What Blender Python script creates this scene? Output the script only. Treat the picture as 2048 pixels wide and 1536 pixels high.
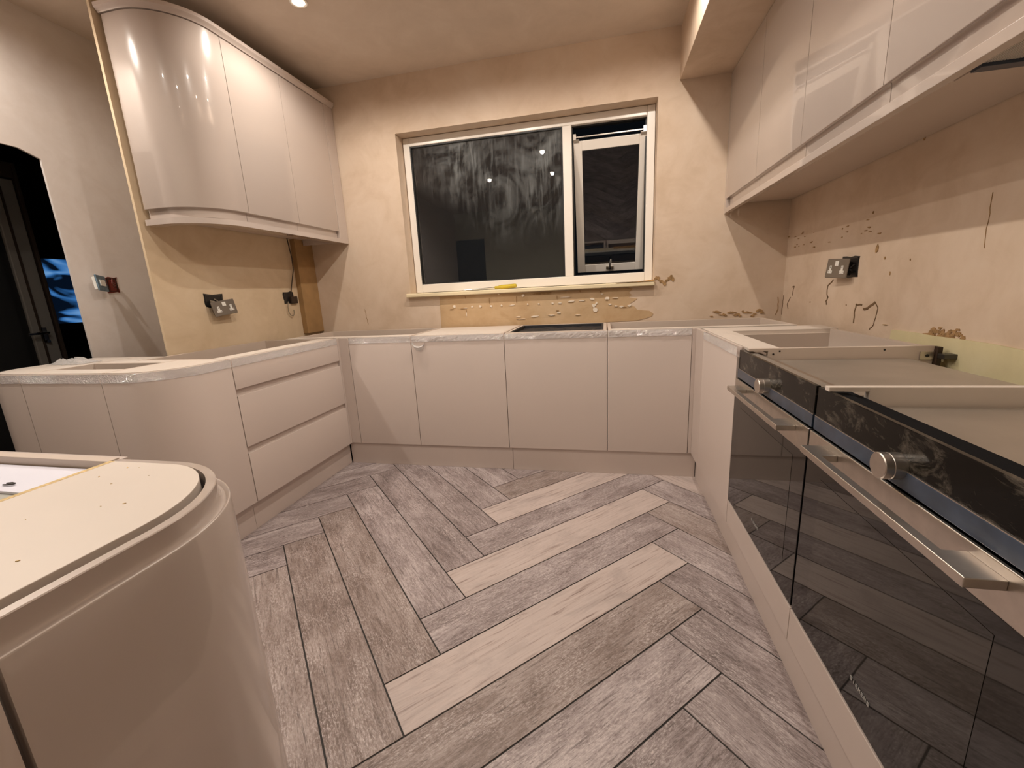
import bpy, math, random
from mathutils import Vector, Matrix
random.seed(11)
for o in list(bpy.data.objects): bpy.data.objects.remove(o)
S = bpy.context.scene
COL = S.collection

# ------------------------------------------------------------------ camera
FOCAL_PX = 840.887
cam_d = bpy.data.cameras.new('camera'); cam = bpy.data.objects.new('camera', cam_d); COL.objects.link(cam)
cam_d.sensor_fit = 'HORIZONTAL'; cam_d.sensor_width = 36.0; cam_d.lens = FOCAL_PX / 2048 * 36.0
cam_d.clip_start = 0.02
CR = Vector((0.976480330, 0.209866415, -0.049419154)); CU = Vector((0.001717653, 0.221630532, 0.975129200)); CF = Vector((-0.215599662, 0.952279368, -0.216057378))
m = Matrix.Identity(4)
for i in range(3):
    m[i][0] = CR[i]; m[i][1] = CU[i]; m[i][2] = -CF[i]
m.translation = Vector((0.58557, -2.42735, 1.11105))
cam.matrix_world = m
S.camera = cam

# ------------------------------------------------------------------ world (night outside) and exposure
W = bpy.data.worlds.new('night_sky'); S.world = W; W.use_nodes = True
W.node_tree.nodes['Background'].inputs[0].default_value = (0.010, 0.012, 0.016, 1)
W.node_tree.nodes['Background'].inputs[1].default_value = 0.25
S.view_settings.view_transform = 'Standard'; S.view_settings.look = 'None'
S.view_settings.exposure = 0.0; S.view_settings.gamma = 1.0; S.view_settings.use_curve_mapping = False

# ------------------------------------------------------------------ lights: recessed ceiling spots, in rows, and one added at the rear for its light
ZC = 2.572
# x, y, relative brightness
LAMPS = [(-0.905, -0.23, 1.0), (-0.07, -0.23, 1.0), (0.865, -0.23, 1.0), (-0.07, -1.14, 1.0), (0.865, -1.14, 0.4), (-0.905, -2.05, 0.6), (-0.07, -2.05, 0.7), (-1.92, -1.36, 1.9), (0.80, -3.3, 0.4)]  # last entry is an added lamp that brightens the rear wall
LAMP_XY = [(x, y) for x, y, e in LAMPS]
LAMP_W = 35.5
LAMP_COL = (1.0, 0.905, 0.80)
for x, y, e in LAMPS:
    l = bpy.data.lights.new('ceiling_spot_light', 'SPOT'); l.energy = LAMP_W * e; l.color = LAMP_COL
    l.spot_size = math.radians(168); l.spot_blend = 0.5; l.shadow_soft_size = 0.022
    lo = bpy.data.objects.new('ceiling_spot_light', l); COL.objects.link(lo); lo.location = (x, y, ZC - 0.012)

# ------------------------------------------------------------------ mesh helpers
class MB:
    def __init__(s): s.v = []; s.f = []; s.uv = None
    def add(s, vs, fs):
        n = len(s.v); s.v += [tuple(v) for v in vs]; s.f += [tuple(i + n for i in f) for f in fs]; return s
    def box(s, x0, x1, y0, y1, z0, z1):
        x0, x1 = sorted((x0, x1)); y0, y1 = sorted((y0, y1)); z0, z1 = sorted((z0, z1))
        return s.add([(x0,y0,z0),(x1,y0,z0),(x1,y1,z0),(x0,y1,z0),(x0,y0,z1),(x1,y0,z1),(x1,y1,z1),(x0,y1,z1)],
                     [(0,3,2,1),(4,5,6,7),(0,1,5,4),(1,2,6,5),(2,3,7,6),(3,0,4,7)])
    def prism(s, poly, a0, a1, axis='z'):
        n = len(poly)
        def mk(p, a):
            return {'z': (p[0], p[1], a), 'y': (p[0], a, p[1]), 'x': (a, p[0], p[1])}[axis]
        vs = [mk(p, a0) for p in poly] + [mk(p, a1) for p in poly]
        fs = [tuple(range(n - 1, -1, -1)), tuple(range(n, 2 * n))] + [(i, (i + 1) % n, n + (i + 1) % n, n + i) for i in range(n)]
        area = sum(poly[i][0] * poly[(i + 1) % n][1] - poly[(i + 1) % n][0] * poly[i][1] for i in range(n))
        flip = (area < 0) != (a1 < a0)
        if axis == 'y': flip = not flip
        if flip: fs = [tuple(reversed(f)) for f in fs]
        return s.add(vs, fs)
    def sweep(s, prof, path, norms):
        """prof: closed list of (depth inwards, z); path: (x,y) points; norms: outward unit normals"""
        n = len(prof); vs = []
        for (px, py), (nx, ny) in zip(path, norms):
            for d, z in prof: vs.append((px - nx * d, py - ny * d, z))
        fs = []
        k = len(path)
        for a in range(k - 1):
            for i in range(n):
                j = (i + 1) % n
                fs.append((a * n + i, a * n + j, (a + 1) * n + j, (a + 1) * n + i))
        fs.append(tuple(range(n - 1, -1, -1))); fs.append(tuple((k - 1) * n + i for i in range(n)))
        return s.add(vs, fs)
    def tube(s, pts, r, seg=8):
        pts = [Vector(p) for p in pts]; vs = []; fs = []
        for i, p in enumerate(pts):
            t = (pts[min(i + 1, len(pts) - 1)] - pts[max(i - 1, 0)]).normalized()
            a = Vector((0, 0, 1)) if abs(t.z) < 0.9 else Vector((1, 0, 0))
            u = t.cross(a).normalized(); w = t.cross(u)
            rr = r[i] if isinstance(r, (list, tuple)) else r
            for k in range(seg):
                q = p + (u * math.cos(2 * math.pi * k / seg) + w * math.sin(2 * math.pi * k / seg)) * rr
                vs.append(q)
        for i in range(len(pts) - 1):
            for k in range(seg):
                k2 = (k + 1) % seg
                fs.append((i * seg + k, i * seg + k2, (i + 1) * seg + k2, (i + 1) * seg + k))
        fs.append(tuple(range(seg - 1, -1, -1))); fs.append(tuple((len(pts) - 1) * seg + k for k in range(seg)))
        return s.add(vs, fs)
    def lathe(s, prof, c, axis='z', seg=28):
        """prof: list of (radius, height along axis); closed at ends"""
        vs = []; fs = []; n = len(prof)
        for k in range(seg):
            a = 2 * math.pi * k / seg; ca, sa = math.cos(a), math.sin(a)
            for r, h in prof:
                vs.append({'z': (c[0] + r * ca, c[1] + r * sa, c[2] + h), 'x': (c[0] + h, c[1] + r * ca, c[2] + r * sa), 'y': (c[0] + r * ca, c[1] + h, c[2] + r * sa)}[axis])
        for k in range(seg):
            k2 = (k + 1) % seg
            for i in range(n - 1): fs.append((k * n + i, k2 * n + i, k2 * n + i + 1, k * n + i + 1))
        fs.append(tuple(k * n for k in reversed(range(seg)))); fs.append(tuple(k * n + n - 1 for k in range(seg)))
        return s.add(vs, fs)
    def build(s, name, mat, parent=None, bevel=0, smooth=False, local=False, seg=2):
        off = Vector((0, 0, 0))
        p = parent
        if not local:
            while p is not None:
                off += p.location; p = p.parent
        me = bpy.data.meshes.new(name)
        me.from_pydata([tuple(Vector(v) - off) for v in s.v], [], s.f); me.update()
        import bmesh
        b = bmesh.new(); b.from_mesh(me); bmesh.ops.recalc_face_normals(b, faces=b.faces); b.to_mesh(me); b.free()
        o = bpy.data.objects.new(name, me); COL.objects.link(o)
        if mat: me.materials.append(mat)
        if parent is not None: o.parent = parent
        if smooth:
            for pl in me.polygons: pl.use_smooth = True
            try: me.set_sharp_from_angle(angle=math.radians(35))
            except Exception: pass
        if bevel:
            md = o.modifiers.new('edge', 'BEVEL'); md.width = bevel; md.segments = seg; md.limit_method = 'ANGLE'; md.angle_limit = math.radians(40)
        return o

def box(name, mat, parent, x0, x1, y0, y1, z0, z1, bevel=0.0008):
    return MB().box(x0, x1, y0, y1, z0, z1).build(name, mat, parent, bevel)
def tag(o, label, cat, group=None):
    o['label'] = label; o['category'] = cat
    if group: o['group'] = group
    return o
def thing(name, label, cat, loc=(0, 0, 0), group=None, rot=None):
    o = bpy.data.objects.new(name, None); COL.objects.link(o); o.location = loc; o.empty_display_size = 0.05
    if rot: o.rotation_euler = rot
    return tag(o, label, cat, group)
def struct(o):
    o['kind'] = 'structure'; return o
def struct_empty(name, loc=(0, 0, 0)):
    o = bpy.data.objects.new(name, None); COL.objects.link(o); o.location = loc; o['kind'] = 'structure'; return o

# ------------------------------------------------------------------ materials
class NT:
    def __init__(s, name):
        s.m = bpy.data.materials.new(name); s.m.use_nodes = True; s.t = s.m.node_tree; s.b = s.t.nodes['Principled BSDF']; s.out = s.t.nodes['Material Output']
    def n(s, typ, **kw):
        o = s.t.nodes.new(typ)
        for k, v in kw.items():
            if k.startswith('i_'): o.inputs[k[2:].replace('_', ' ')].default_value = v
            else: setattr(o, k, v)
        return o
    def l(s, a, b): s.t.links.new(a, b)
    def noise(s, vec, scale, detail=4, rough=0.55, dist=0.0):
        o = s.n('ShaderNodeTexNoise'); o.inputs['Scale'].default_value = scale; o.inputs['Detail'].default_value = detail
        o.inputs['Roughness'].default_value = rough; o.inputs['Distortion'].default_value = dist
        if vec is not None: s.l(vec, o.inputs['Vector'])
        return o.outputs['Fac']
    def ramp(s, fac, stops):
        o = s.n('ShaderNodeValToRGB'); e = o.color_ramp.elements
        e[0].position, e[0].color = stops[0][0], tuple(stops[0][1]) + (1,)
        e[1].position, e[1].color = stops[-1][0], tuple(stops[-1][1]) + (1,)
        for p, c in stops[1:-1]:
            q = e.new(p); q.color = tuple(c) + (1,)
        s.l(fac, o.inputs['Fac']); return o.outputs['Color']
    def mix(s, fac, a, b, blend='MIX'):
        o = s.n('ShaderNodeMix', data_type='RGBA', blend_type=blend)
        for sock, v in ((o.inputs[0], fac), (o.inputs[6], a), (o.inputs[7], b)):
            if hasattr(v, 'is_linked') or hasattr(v, 'links'): s.l(v, sock)
            elif isinstance(v, (int, float)): sock.default_value = v
            else: sock.default_value = tuple(v) + (1,)
        return o.outputs[2]
    def math(s, op, a, b=None):
        o = s.n('ShaderNodeMath', operation=op)
        for i, v in enumerate((a, b)):
            if v is None: continue
            if isinstance(v, (int, float)): o.inputs[i].default_value = v
            else: s.l(v, o.inputs[i])
        return o.outputs[0]
    def mapping(s, vec, scale=(1, 1, 1), loc=(0, 0, 0)):
        o = s.n('ShaderNodeMapping'); o.inputs['Scale'].default_value = scale; o.inputs['Location'].default_value = loc
        s.l(vec, o.inputs['Vector']); return o.outputs['Vector']
    def obj(s): return s.n('ShaderNodeTexCoord').outputs['Object']
    def uv(s): return s.n('ShaderNodeTexCoord').outputs['UV']
    def bump(s, h, strength=0.2, dist=0.005):
        o = s.n('ShaderNodeBump'); o.inputs['Strength'].default_value = strength; o.inputs['Distance'].default_value = dist
        s.l(h, o.inputs['Height']); s.l(o.outputs['Normal'], s.b.inputs['Normal'])
    def base(s, c):
        if isinstance(c, tuple): s.b.inputs['Base Color'].default_value = c + (1,)
        else: s.l(c, s.b.inputs['Base Color'])
    def set(s, rough=0.5, metal=0.0, spec=0.5, coat=0.0, coat_rough=0.03):
        s.b.inputs['Roughness'].default_value = rough; s.b.inputs['Metallic'].default_value = metal
        s.b.inputs['Specular IOR Level'].default_value = spec; s.b.inputs['Coat Weight'].default_value = coat; s.b.inputs['Coat Roughness'].default_value = coat_rough

def plain(name, col, rough=0.5, metal=0.0, spec=0.5, coat=0.0, var=0.04, scale=6.0, coat_rough=0.03):
    t = NT(name); t.set(rough, metal, spec, coat, coat_rough)
    f = t.noise(t.obj(), scale, 3)
    d = tuple(c * (1 - var) for c in col); l = tuple(min(1, c * (1 + var)) for c in col)
    t.base(t.ramp(f, [(0.3, d), (0.7, l)])); return t.m

def plaster(name, a, b, c, bump=0.15, stain=None):
    t = NT(name); t.set(0.82, 0, 0.25); o = t.obj()
    big = t.noise(o, 1.7, 5, 0.6, 0.6); mid = t.noise(o, 5.5, 6, 0.62, 1.2); fine = t.noise(o, 40, 5, 0.6)
    col = t.ramp(t.math('ADD', t.math('MULTIPLY', big, 0.62), t.math('MULTIPLY', mid, 0.38)), [(0.36, a), (0.5, b), (0.64, c)])
    col = t.mix(t.math('MULTIPLY', fine, 0.14), col, tuple(x * 0.72 for x in b))
    # trowel sweeps
    sw = t.noise(t.mapping(o, (1.2, 1.2, 7.0)), 2.2, 5, 0.6, 2.5)
    col = t.mix(t.math('MULTIPLY', sw, 0.22), col, c)
    t.base(col)
    t.bump(t.math('ADD', t.math('MULTIPLY', sw, 0.6), t.math('MULTIPLY', fine, 0.25)), bump, 0.004)
    return t.m

M = {}
M['wall_plaster'] = plaster('bare_plaster', (0.60, 0.455, 0.33), (0.69, 0.545, 0.42), (0.745, 0.61, 0.49))
M['pink_plaster'] = plaster('pink_plaster', (0.71, 0.63, 0.58), (0.78, 0.71, 0.67), (0.83, 0.77, 0.735))
M['ochre_plaster'] = plaster('ochre_plaster', (0.62, 0.475, 0.31), (0.70, 0.555, 0.385), (0.75, 0.615, 0.45))
M['ceiling_plaster'] = plaster('ceiling_plaster', (0.65, 0.545, 0.45), (0.71, 0.60, 0.50), (0.76, 0.655, 0.555))
M['old_paint'] = plaster('old_yellow_paint', (0.62, 0.55, 0.33), (0.70, 0.62, 0.38), (0.76, 0.68, 0.45))
M['adhesive'] = plaster('tile_adhesive', (0.44, 0.28, 0.14), (0.54, 0.37, 0.21), (0.62, 0.45, 0.28), 0.4)
M['adhesive_light'] = plain('dried_adhesive_ridge', (0.80, 0.70, 0.58), 0.9, 0, 0.2)
M['crack'] = plain('plaster_crack', (0.20, 0.125, 0.07), 0.95, 0, 0.1)
M['stain'] = plain('brown_plaster_scar', (0.36, 0.225, 0.11), 0.95, 0, 0.1, 0, 0.3, 60)
M['cashmere_gloss'] = plain('cashmere_gloss_lacquer', (0.515, 0.435, 0.388), 0.22, 0, 0.45, 0.85, 0.015, 2.0, 0.02)
M['cashmere_satin'] = plain('cashmere_filmed_front', (0.585, 0.495, 0.445), 0.38, 0, 0.4, 0.25, 0.015, 2.0, 0.2)
M['carcass'] = plain('cashmere_board', (0.60, 0.50, 0.425), 0.42, 0, 0.4, 0, 0.015)
M['carcass_top'] = plain('pale_board', (0.68, 0.60, 0.53), 0.45, 0, 0.4, 0, 0.02)
M['raw_edge'] = plain('raw_chipboard_edge', (0.62, 0.46, 0.24), 0.8, 0, 0.2, 0, 0.25, 150)
M['white_sheet'] = plain('white_panel', (0.80, 0.80, 0.90), 0.35, 0, 0.4, 0, 0.02)
M['grey_board'] = plain('grey_board', (0.42, 0.41, 0.37), 0.6, 0, 0.3, 0, 0.06)
M['upvc'] = plain('white_upvc', (0.86, 0.80, 0.73), 0.28, 0, 0.5, 0, 0.01)
M['gasket'] = plain('black_rubber', (0.012, 0.012, 0.012), 0.5)
M['black_plastic'] = plain('black_plastic', (0.015, 0.014, 0.014), 0.35)
M['matt_black'] = plain('matt_black_edge', (0.008, 0.008, 0.009), 0.9, 0, 0.08)
M['black_liner'] = plain('black_bitumen_liner', (0.02, 0.02, 0.024), 0.6, 0, 0.4, 0, 0.3, 30)
M['steel'] = plain('brushed_steel', (0.60, 0.55, 0.50), 0.33, 1.0, 0.5, 0, 0.06, 40)
M['chrome'] = plain('polished_chrome', (0.75, 0.74, 0.72), 0.12, 1.0)
M['zinc'] = plain('zinc_plate', (0.50, 0.46, 0.41), 0.42, 0.85, 0.5, 0, 0.10, 5)
M['filter_alu'] = plain('matt_aluminium', (0.66, 0.61, 0.56), 0.55, 0.3)
M['dark_zinc'] = plain('dark_metal', (0.10, 0.095, 0.09), 0.4, 0.9)
M['blue_film'] = plain('blue_protective_film', (0.045, 0.066, 0.105), 0.28, 0.2, 0.5, 0.2, 0.25, 25)
M['sill_paint'] = plain('cream_sill_paint', (0.80, 0.68, 0.46), 0.4, 0, 0.4, 0, 0.03)
M['timber'] = plain('bare_timber', (0.37, 0.225, 0.10), 0.75, 0, 0.25, 0, 0.12, 9)
M['split_timber'] = plain('split_wood', (0.58, 0.33, 0.13), 0.8, 0, 0.2, 0, 0.3, 40)
M['grout'] = plain('dark_floor_strip', (0.030, 0.026, 0.023), 0.6, 0, 0.3)
M['yellow_plastic'] = plain('amber_handle', (0.62, 0.46, 0.03), 0.2, 0, 0.5, 0.3)
M['white_plastic'] = plain('white_socket_insert', (0.85, 0.83, 0.78), 0.3)
M['socket_steel'] = plain('grey_socket_plate', (0.26, 0.225, 0.19), 0.36, 0.55, 0.5, 0, 0.05)
M['switch_film'] = plain('blue_filmed_plate', (0.16, 0.24, 0.31), 0.25, 0.4, 0.5, 0, 0.2, 60)
M['cable_brown'] = plain('brown_cable', (0.035, 0.018, 0.010), 0.5)
M['wire_red'] = plain('red_wire', (0.18, 0.03, 0.02), 0.5)
M['wire_grey'] = plain('grey_cable', (0.30, 0.24, 0.17), 0.5)
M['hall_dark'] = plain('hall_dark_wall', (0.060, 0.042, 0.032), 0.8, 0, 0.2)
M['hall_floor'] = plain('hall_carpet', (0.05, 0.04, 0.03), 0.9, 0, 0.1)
M['hall_door'] = plain('grey_hall_door', (0.30, 0.285, 0.26), 0.4, 0, 0.4)
M['rear_wall'] = plain('rear_green_grey_wall', (0.72, 0.70, 0.56), 0.8, 0, 0.2)
M['print_white'] = plain('pale_lettering', (0.42, 0.41, 0.39), 0.5)

def glass_mat(name, smear=False, tint=(1, 1, 1), rough=0.0):
    t = NT(name); nt = t.t
    nt.nodes.remove(t.b)
    fr = t.n('ShaderNodeFresnel'); fr.inputs['IOR'].default_value = 1.62
    tr = t.n('ShaderNodeBsdfTransparent'); tr.inputs[0].default_value = tint + (1,)
    gl = t.n('ShaderNodeBsdfGlossy'); gl.inputs['Roughness'].default_value = rough
    mx = t.n('ShaderNodeMixShader'); t.l(fr.outputs[0], mx.inputs[0]); t.l(tr.outputs[0], mx.inputs[1]); t.l(gl.outputs[0], mx.inputs[2])
    last = mx.outputs[0]
    if smear:
        o = t.obj()
        a = t.noise(t.mapping(o, (1.0, 1.0, 0.8)), 3.2, 8, 0.62, 2.6)
        b = t.noise(t.mapping(o, (9.0, 1.0, 1.1)), 4.0, 5, 0.6, 0.8)
        def blob(x, z, rx, rz):
            mp = t.mapping(o, (1 / rx, 0.0, 1 / rz), (-x / rx, 0.0, -z / rz))
            g = t.n('ShaderNodeTexGradient', gradient_type='SPHERICAL'); t.l(mp, g.inputs[0]); return g.outputs['Fac']
        wet = t.math('ADD', t.math('ADD', blob(-0.46, 0.98, 0.40, 0.42), blob(0.20, 0.92, 0.26, 0.62)), t.math('MULTIPLY', blob(-0.10, 0.75, 0.50, 0.5), 0.6))
        r1 = t.n('ShaderNodeMapRange'); r1.inputs['From Min'].default_value = 0.42; r1.inputs['From Max'].default_value = 0.72; t.l(a, r1.inputs['Value'])
        r2 = t.n('ShaderNodeMapRange'); r2.inputs['From Min'].default_value = 0.50; r2.inputs['From Max'].default_value = 0.72; t.l(b, r2.inputs['Value'])
        f = t.math('MULTIPLY', t.math('ADD', t.math('MULTIPLY', r1.outputs[0], 0.6), t.math('MULTIPLY', r2.outputs[0], 0.45)), wet)
        f = t.math('ADD', t.math('MULTIPLY', f, 0.42), 0.012)
        df = t.n('ShaderNodeBsdfDiffuse'); df.inputs[0].default_value = (0.55, 0.58, 0.58, 1)
        m2 = t.n('ShaderNodeMixShader'); t.l(f, m2.inputs[0]); t.l(last, m2.inputs[1]); t.l(df.outputs[0], m2.inputs[2]); last = m2.outputs[0]
    t.l(last, t.out.inputs[0]); return t.m
M['window_glass'] = glass_mat('window_glass', True)
M['sash_glass'] = glass_mat('sash_glass', False)

def film_mat():
    t = NT('clear_plastic_film'); nt = t.t; nt.nodes.remove(t.b)
    o = t.obj(); h = t.noise(t.mapping(o, (1, 1, 1.6)), 55, 5, 0.6, 1.5)
    bp = t.n('ShaderNodeBump'); bp.inputs['Strength'].default_value = 1.0; bp.inputs['Distance'].default_value = 0.03; t.l(h, bp.inputs['Height'])
    gl = t.n('ShaderNodeBsdfGlossy'); gl.inputs['Roughness'].default_value = 0.10; gl.inputs[0].default_value = (0.95, 0.95, 0.98, 1); t.l(bp.outputs[0], gl.inputs['Normal'])
    df = t.n('ShaderNodeBsdfDiffuse'); df.inputs[0].default_value = (0.84, 0.82, 0.80, 1)
    tr = t.n('ShaderNodeBsdfTransparent')
    a = t.n('ShaderNodeMixShader'); a.inputs[0].default_value = 0.55; t.l(df.outputs[0], a.inputs[1]); t.l(gl.outputs[0], a.inputs[2])
    b = t.n('ShaderNodeMixShader'); b.inputs[0].default_value = 0.78; t.l(tr.outputs[0], b.inputs[1]); t.l(a.outputs[0], b.inputs[2])
    t.l(b.outputs[0], t.out.inputs[0]); return t.m
M['film'] = film_mat()

def oven_glass():
    t = NT('black_oven_glass'); t.base((0.006, 0.005, 0.0045)); t.set(0.035, 0, 0.65); return t.m
M['oven_glass'] = oven_glass()
def oven_window():
    t = NT('smoked_oven_window'); t.base((0.016, 0.0135, 0.011)); t.set(0.03, 0, 0.7); return t.m
M['oven_window'] = oven_window()
def panel_glass():
    t = NT('dusty_control_glass'); o = t.obj()
    a = t.noise(t.mapping(o, (1, 0.7, 1.6)), 16, 9, 0.75, 0.6); b = t.noise(t.mapping(o, (1, 1.5, 3)), 70, 6, 0.8)
    d = t.n('ShaderNodeMapRange'); d.inputs['From Min'].default_value = 0.52; d.inputs['From Max'].default_value = 0.78; t.l(a, d.inputs['Value'])
    f = t.math('MULTIPLY', d.outputs[0], t.math('ADD', b, 0.2))
    t.base(t.mix(f, (0.008, 0.007, 0.006), (0.26, 0.22, 0.175)))
    t.set(0.12, 0, 0.16); t.l(t.math('ADD', t.math('MULTIPLY', f, 0.5), 0.10), t.b.inputs['Roughness']); return t.m
M['panel_glass'] = panel_glass()

def plank_mat(name, kind):
    t = NT(name); u = t.uv()
    def rng(v, a, b): 
        o = t.n('ShaderNodeMapRange'); o.inputs['From Min'].default_value = a; o.inputs['From Max'].default_value = b; t.l(v, o.inputs['Value']); return o.outputs[0]
    grain = t.noise(t.mapping(u, (4.0, 30.0, 1)), 3.0, 9, 0.74, 0.5)
    fibre = t.noise(t.mapping(u, (10.0, 130.0, 1)), 2.2, 5, 0.68, 0.4)
    patch = t.noise(t.mapping(u, (2.2, 5.5, 1)), 1.7, 8, 0.72, 0.5)
    worn = t.noise(t.mapping(u, (3.0, 6.5, 1), (3, 7, 0)), 1.5, 6, 0.66, 0.4)
    speck = t.noise(t.mapping(u, (34.0, 95.0, 1)), 2.2, 9, 0.82, 0.15)
    rnd = t.n('ShaderNodeObjectInfo').outputs['Random']
    streak = t.noise(t.mapping(u, (2.2, 46.0, 1)), 2.0, 7, 0.62, 0.5)
    if kind == 'cream':
        f = t.math('ADD', t.math('MULTIPLY', grain, 0.25), t.math('MULTIPLY', streak, 0.75))
        c = t.ramp(f, [(0.33, (0.16, 0.115, 0.095)), (0.39, (0.36, 0.29, 0.255)), (0.46, (0.52, 0.445, 0.40)), (0.66, (0.57, 0.50, 0.455))])
        c = t.mix(t.math('MULTIPLY', rng(patch, 0.48, 0.66), 0.6), c, (0.34, 0.29, 0.265))
        c = t.mix(t.math('MULTIPLY', rng(speck, 0.42, 0.30), 0.4), c, (0.15, 0.115, 0.095))
    else:
        f = t.math('ADD', t.math('MULTIPLY', grain, 0.30), t.math('ADD', t.math('MULTIPLY', patch, 0.34), t.math('MULTIPLY', speck, 0.36)))
        f = t.math('ADD', f, t.math('MULTIPLY', t.math('SUBTRACT', rnd, 0.5), 0.05))
        if kind == 'brown':
            st = [(0.36, (0.10, 0.072, 0.058)), (0.45, (0.22, 0.172, 0.148)), (0.53, (0.36, 0.305, 0.275)), (0.64, (0.50, 0.445, 0.41))]
        else:
            st = [(0.37, (0.085, 0.064, 0.059)), (0.45, (0.225, 0.185, 0.174)), (0.525, (0.385, 0.334, 0.320)), (0.605, (0.57, 0.518, 0.498))]
        c = t.ramp(f, st)
        c = t.mix(t.math('MULTIPLY', t.math('MULTIPLY', rng(speck, 0.50, 0.62), rng(worn, 0.44, 0.58)), 0.85), c, (0.64, 0.585, 0.555))
        c = t.mix(t.math('MULTIPLY', rng(fibre, 0.43, 0.33), 0.65), c, (0.055, 0.042, 0.036))
        c = t.mix(t.math('MULTIPLY', t.math('MULTIPLY', rng(streak, 0.43, 0.34), rng(patch, 0.40, 0.56)), 0.7), c, (0.075, 0.055, 0.048))
    c = t.mix(1.0, c, (1.0, 0.965, 0.985), 'MULTIPLY')
    t.base(c); t.set(0.42, 0, 0.4)
    t.bump(t.math('ADD', t.math('MULTIPLY', fibre, 0.6), t.math('MULTIPLY', speck, 0.5)), 0.25, 0.003)
    return t.m
M['plank_cream'] = plank_mat('limed_cream_plank', 'cream'); M['plank_grey'] = plank_mat('limed_grey_plank', 'grey'); M['plank_brown'] = plank_mat('weathered_brown_plank', 'brown')

def lamp_mat():
    t = NT('lit_lamp_lens'); t.base((0.9, 0.9, 0.9)); t.b.inputs['Emission Color'].default_value = (1, 0.86, 0.68, 1); t.b.inputs['Emission Strength'].default_value = 28; return t.m
M['lamp'] = lamp_mat()
def tv_mat():
    t = NT('lit_blue_screen'); u = t.obj()
    a = t.noise(t.mapping(u, (1, 1.0, 2.2), (0.3, 0.1, 0.55)), 3.0, 2, 0.4, 1.2)
    c = t.ramp(a, [(0.44, (0.002, 0.006, 0.016)), (0.49, (0.02, 0.09, 0.25)), (0.55, (0.05, 0.20, 0.52)), (0.70, (0.18, 0.40, 0.75))])
    t.base((0.0, 0.0, 0.0)); t.l(c, t.b.inputs['Emission Color']); t.b.inputs['Emission Strength'].default_value = 0.75; t.set(0.2); return t.m
M['tv_screen'] = tv_mat()

# ------------------------------------------------------------------ key planes
YW = 0.575; XR = 1.682; XN = -1.66; XP = -2.18; YB = -4.2
XL_F = -1.1036; XR_F = 1.0668; ZT = 0.868; ZD = 0.15
H2 = math.sqrt(0.5)

# ------------------------------------------------------------------ room shell
floor = MB().box(-4.4, 1.9, YB - 0.1, 0.8, -0.12, -0.0025).build('floor', M['grout']); struct(floor)
ceil_ = MB().box(-4.4, 1.9, YB - 0.1, 0.8, ZC, ZC + 0.1).build('ceiling', M['ceiling_plaster']); struct(ceil_)
WX0, WX1, WZ0, WZ1 = -0.838, 0.905, 1.10, 2.217
wb = MB(); wb.box(-2.3, WX0, YW, YW + 0.22, 0, ZC); wb.box(WX1, XR + 0.15, YW, YW + 0.22, 0, ZC); wb.box(WX0, WX1, YW, YW + 0.22, 0, WZ0); wb.box(WX0, WX1, YW, YW + 0.22, WZ1, ZC)
wall_back = struct(wb.build('wall_back', M['wall_plaster']))
wall_right = struct(MB().box(XR, XR + 0.12, YB, YW, 0, ZC).build('wall_right', M['wall_plaster']))
wall_nib = struct(MB().box(XN - 0.014, XN, -0.660, YW, 0, ZC).build('wall_nib', M['ochre_plaster']))
DY0, DY1, DZ = -1.62, -0.662, 1.903
wl = MB(); wl.box(XP - 0.012, XP, DY1, YW, 0, ZC); wl.box(XP - 0.012, XP, YB, DY0, 0, ZC)
# lintel with a softly arched soffit
arc = []
for k in range(13):
    y = DY0 + (DY1 - DY0) * k / 12; e = min(k, 12 - k) / 6
    arc.append((y, DZ + 0.006 * math.sin(e * math.pi / 2) - 0.03 * max(0, 1 - e * 6)))
wl.prism([(DY0, ZC), (DY1, ZC)] + arc[::-1], XP - 0.012, XP, 'x')
wall_left = struct(wl.build('wall_left', M['pink_plaster']))
rw = MB(); rw.box(-1.62, XR + 0.12, YB - 0.1, YB, 0, ZC); rw.box(XP - 0.1, -1.62, YB - 0.1, YB, 2.1, ZC)
wall_rear = struct(rw.build('wall_rear', M['rear_wall']))
trim_1 = struct(MB().box(1.027, XR, YB, YW, 2.288, ZC).build('trim_1', M['wall_plaster'], bevel=0.002))
# hall beyond the doorway
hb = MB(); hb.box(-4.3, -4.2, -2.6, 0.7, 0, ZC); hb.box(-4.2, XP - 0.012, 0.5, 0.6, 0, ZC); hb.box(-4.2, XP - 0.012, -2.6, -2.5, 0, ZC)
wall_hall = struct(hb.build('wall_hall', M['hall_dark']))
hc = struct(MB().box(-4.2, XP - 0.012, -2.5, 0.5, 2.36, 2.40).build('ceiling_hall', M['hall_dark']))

# boxing in the back left corner
pb = MB(); pb.box(XN, -1.62, 0.385, YW, 0.872, 1.56)
trim_2 = struct(pb.build('trim_2', M['timber'], bevel=0.002))

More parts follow.
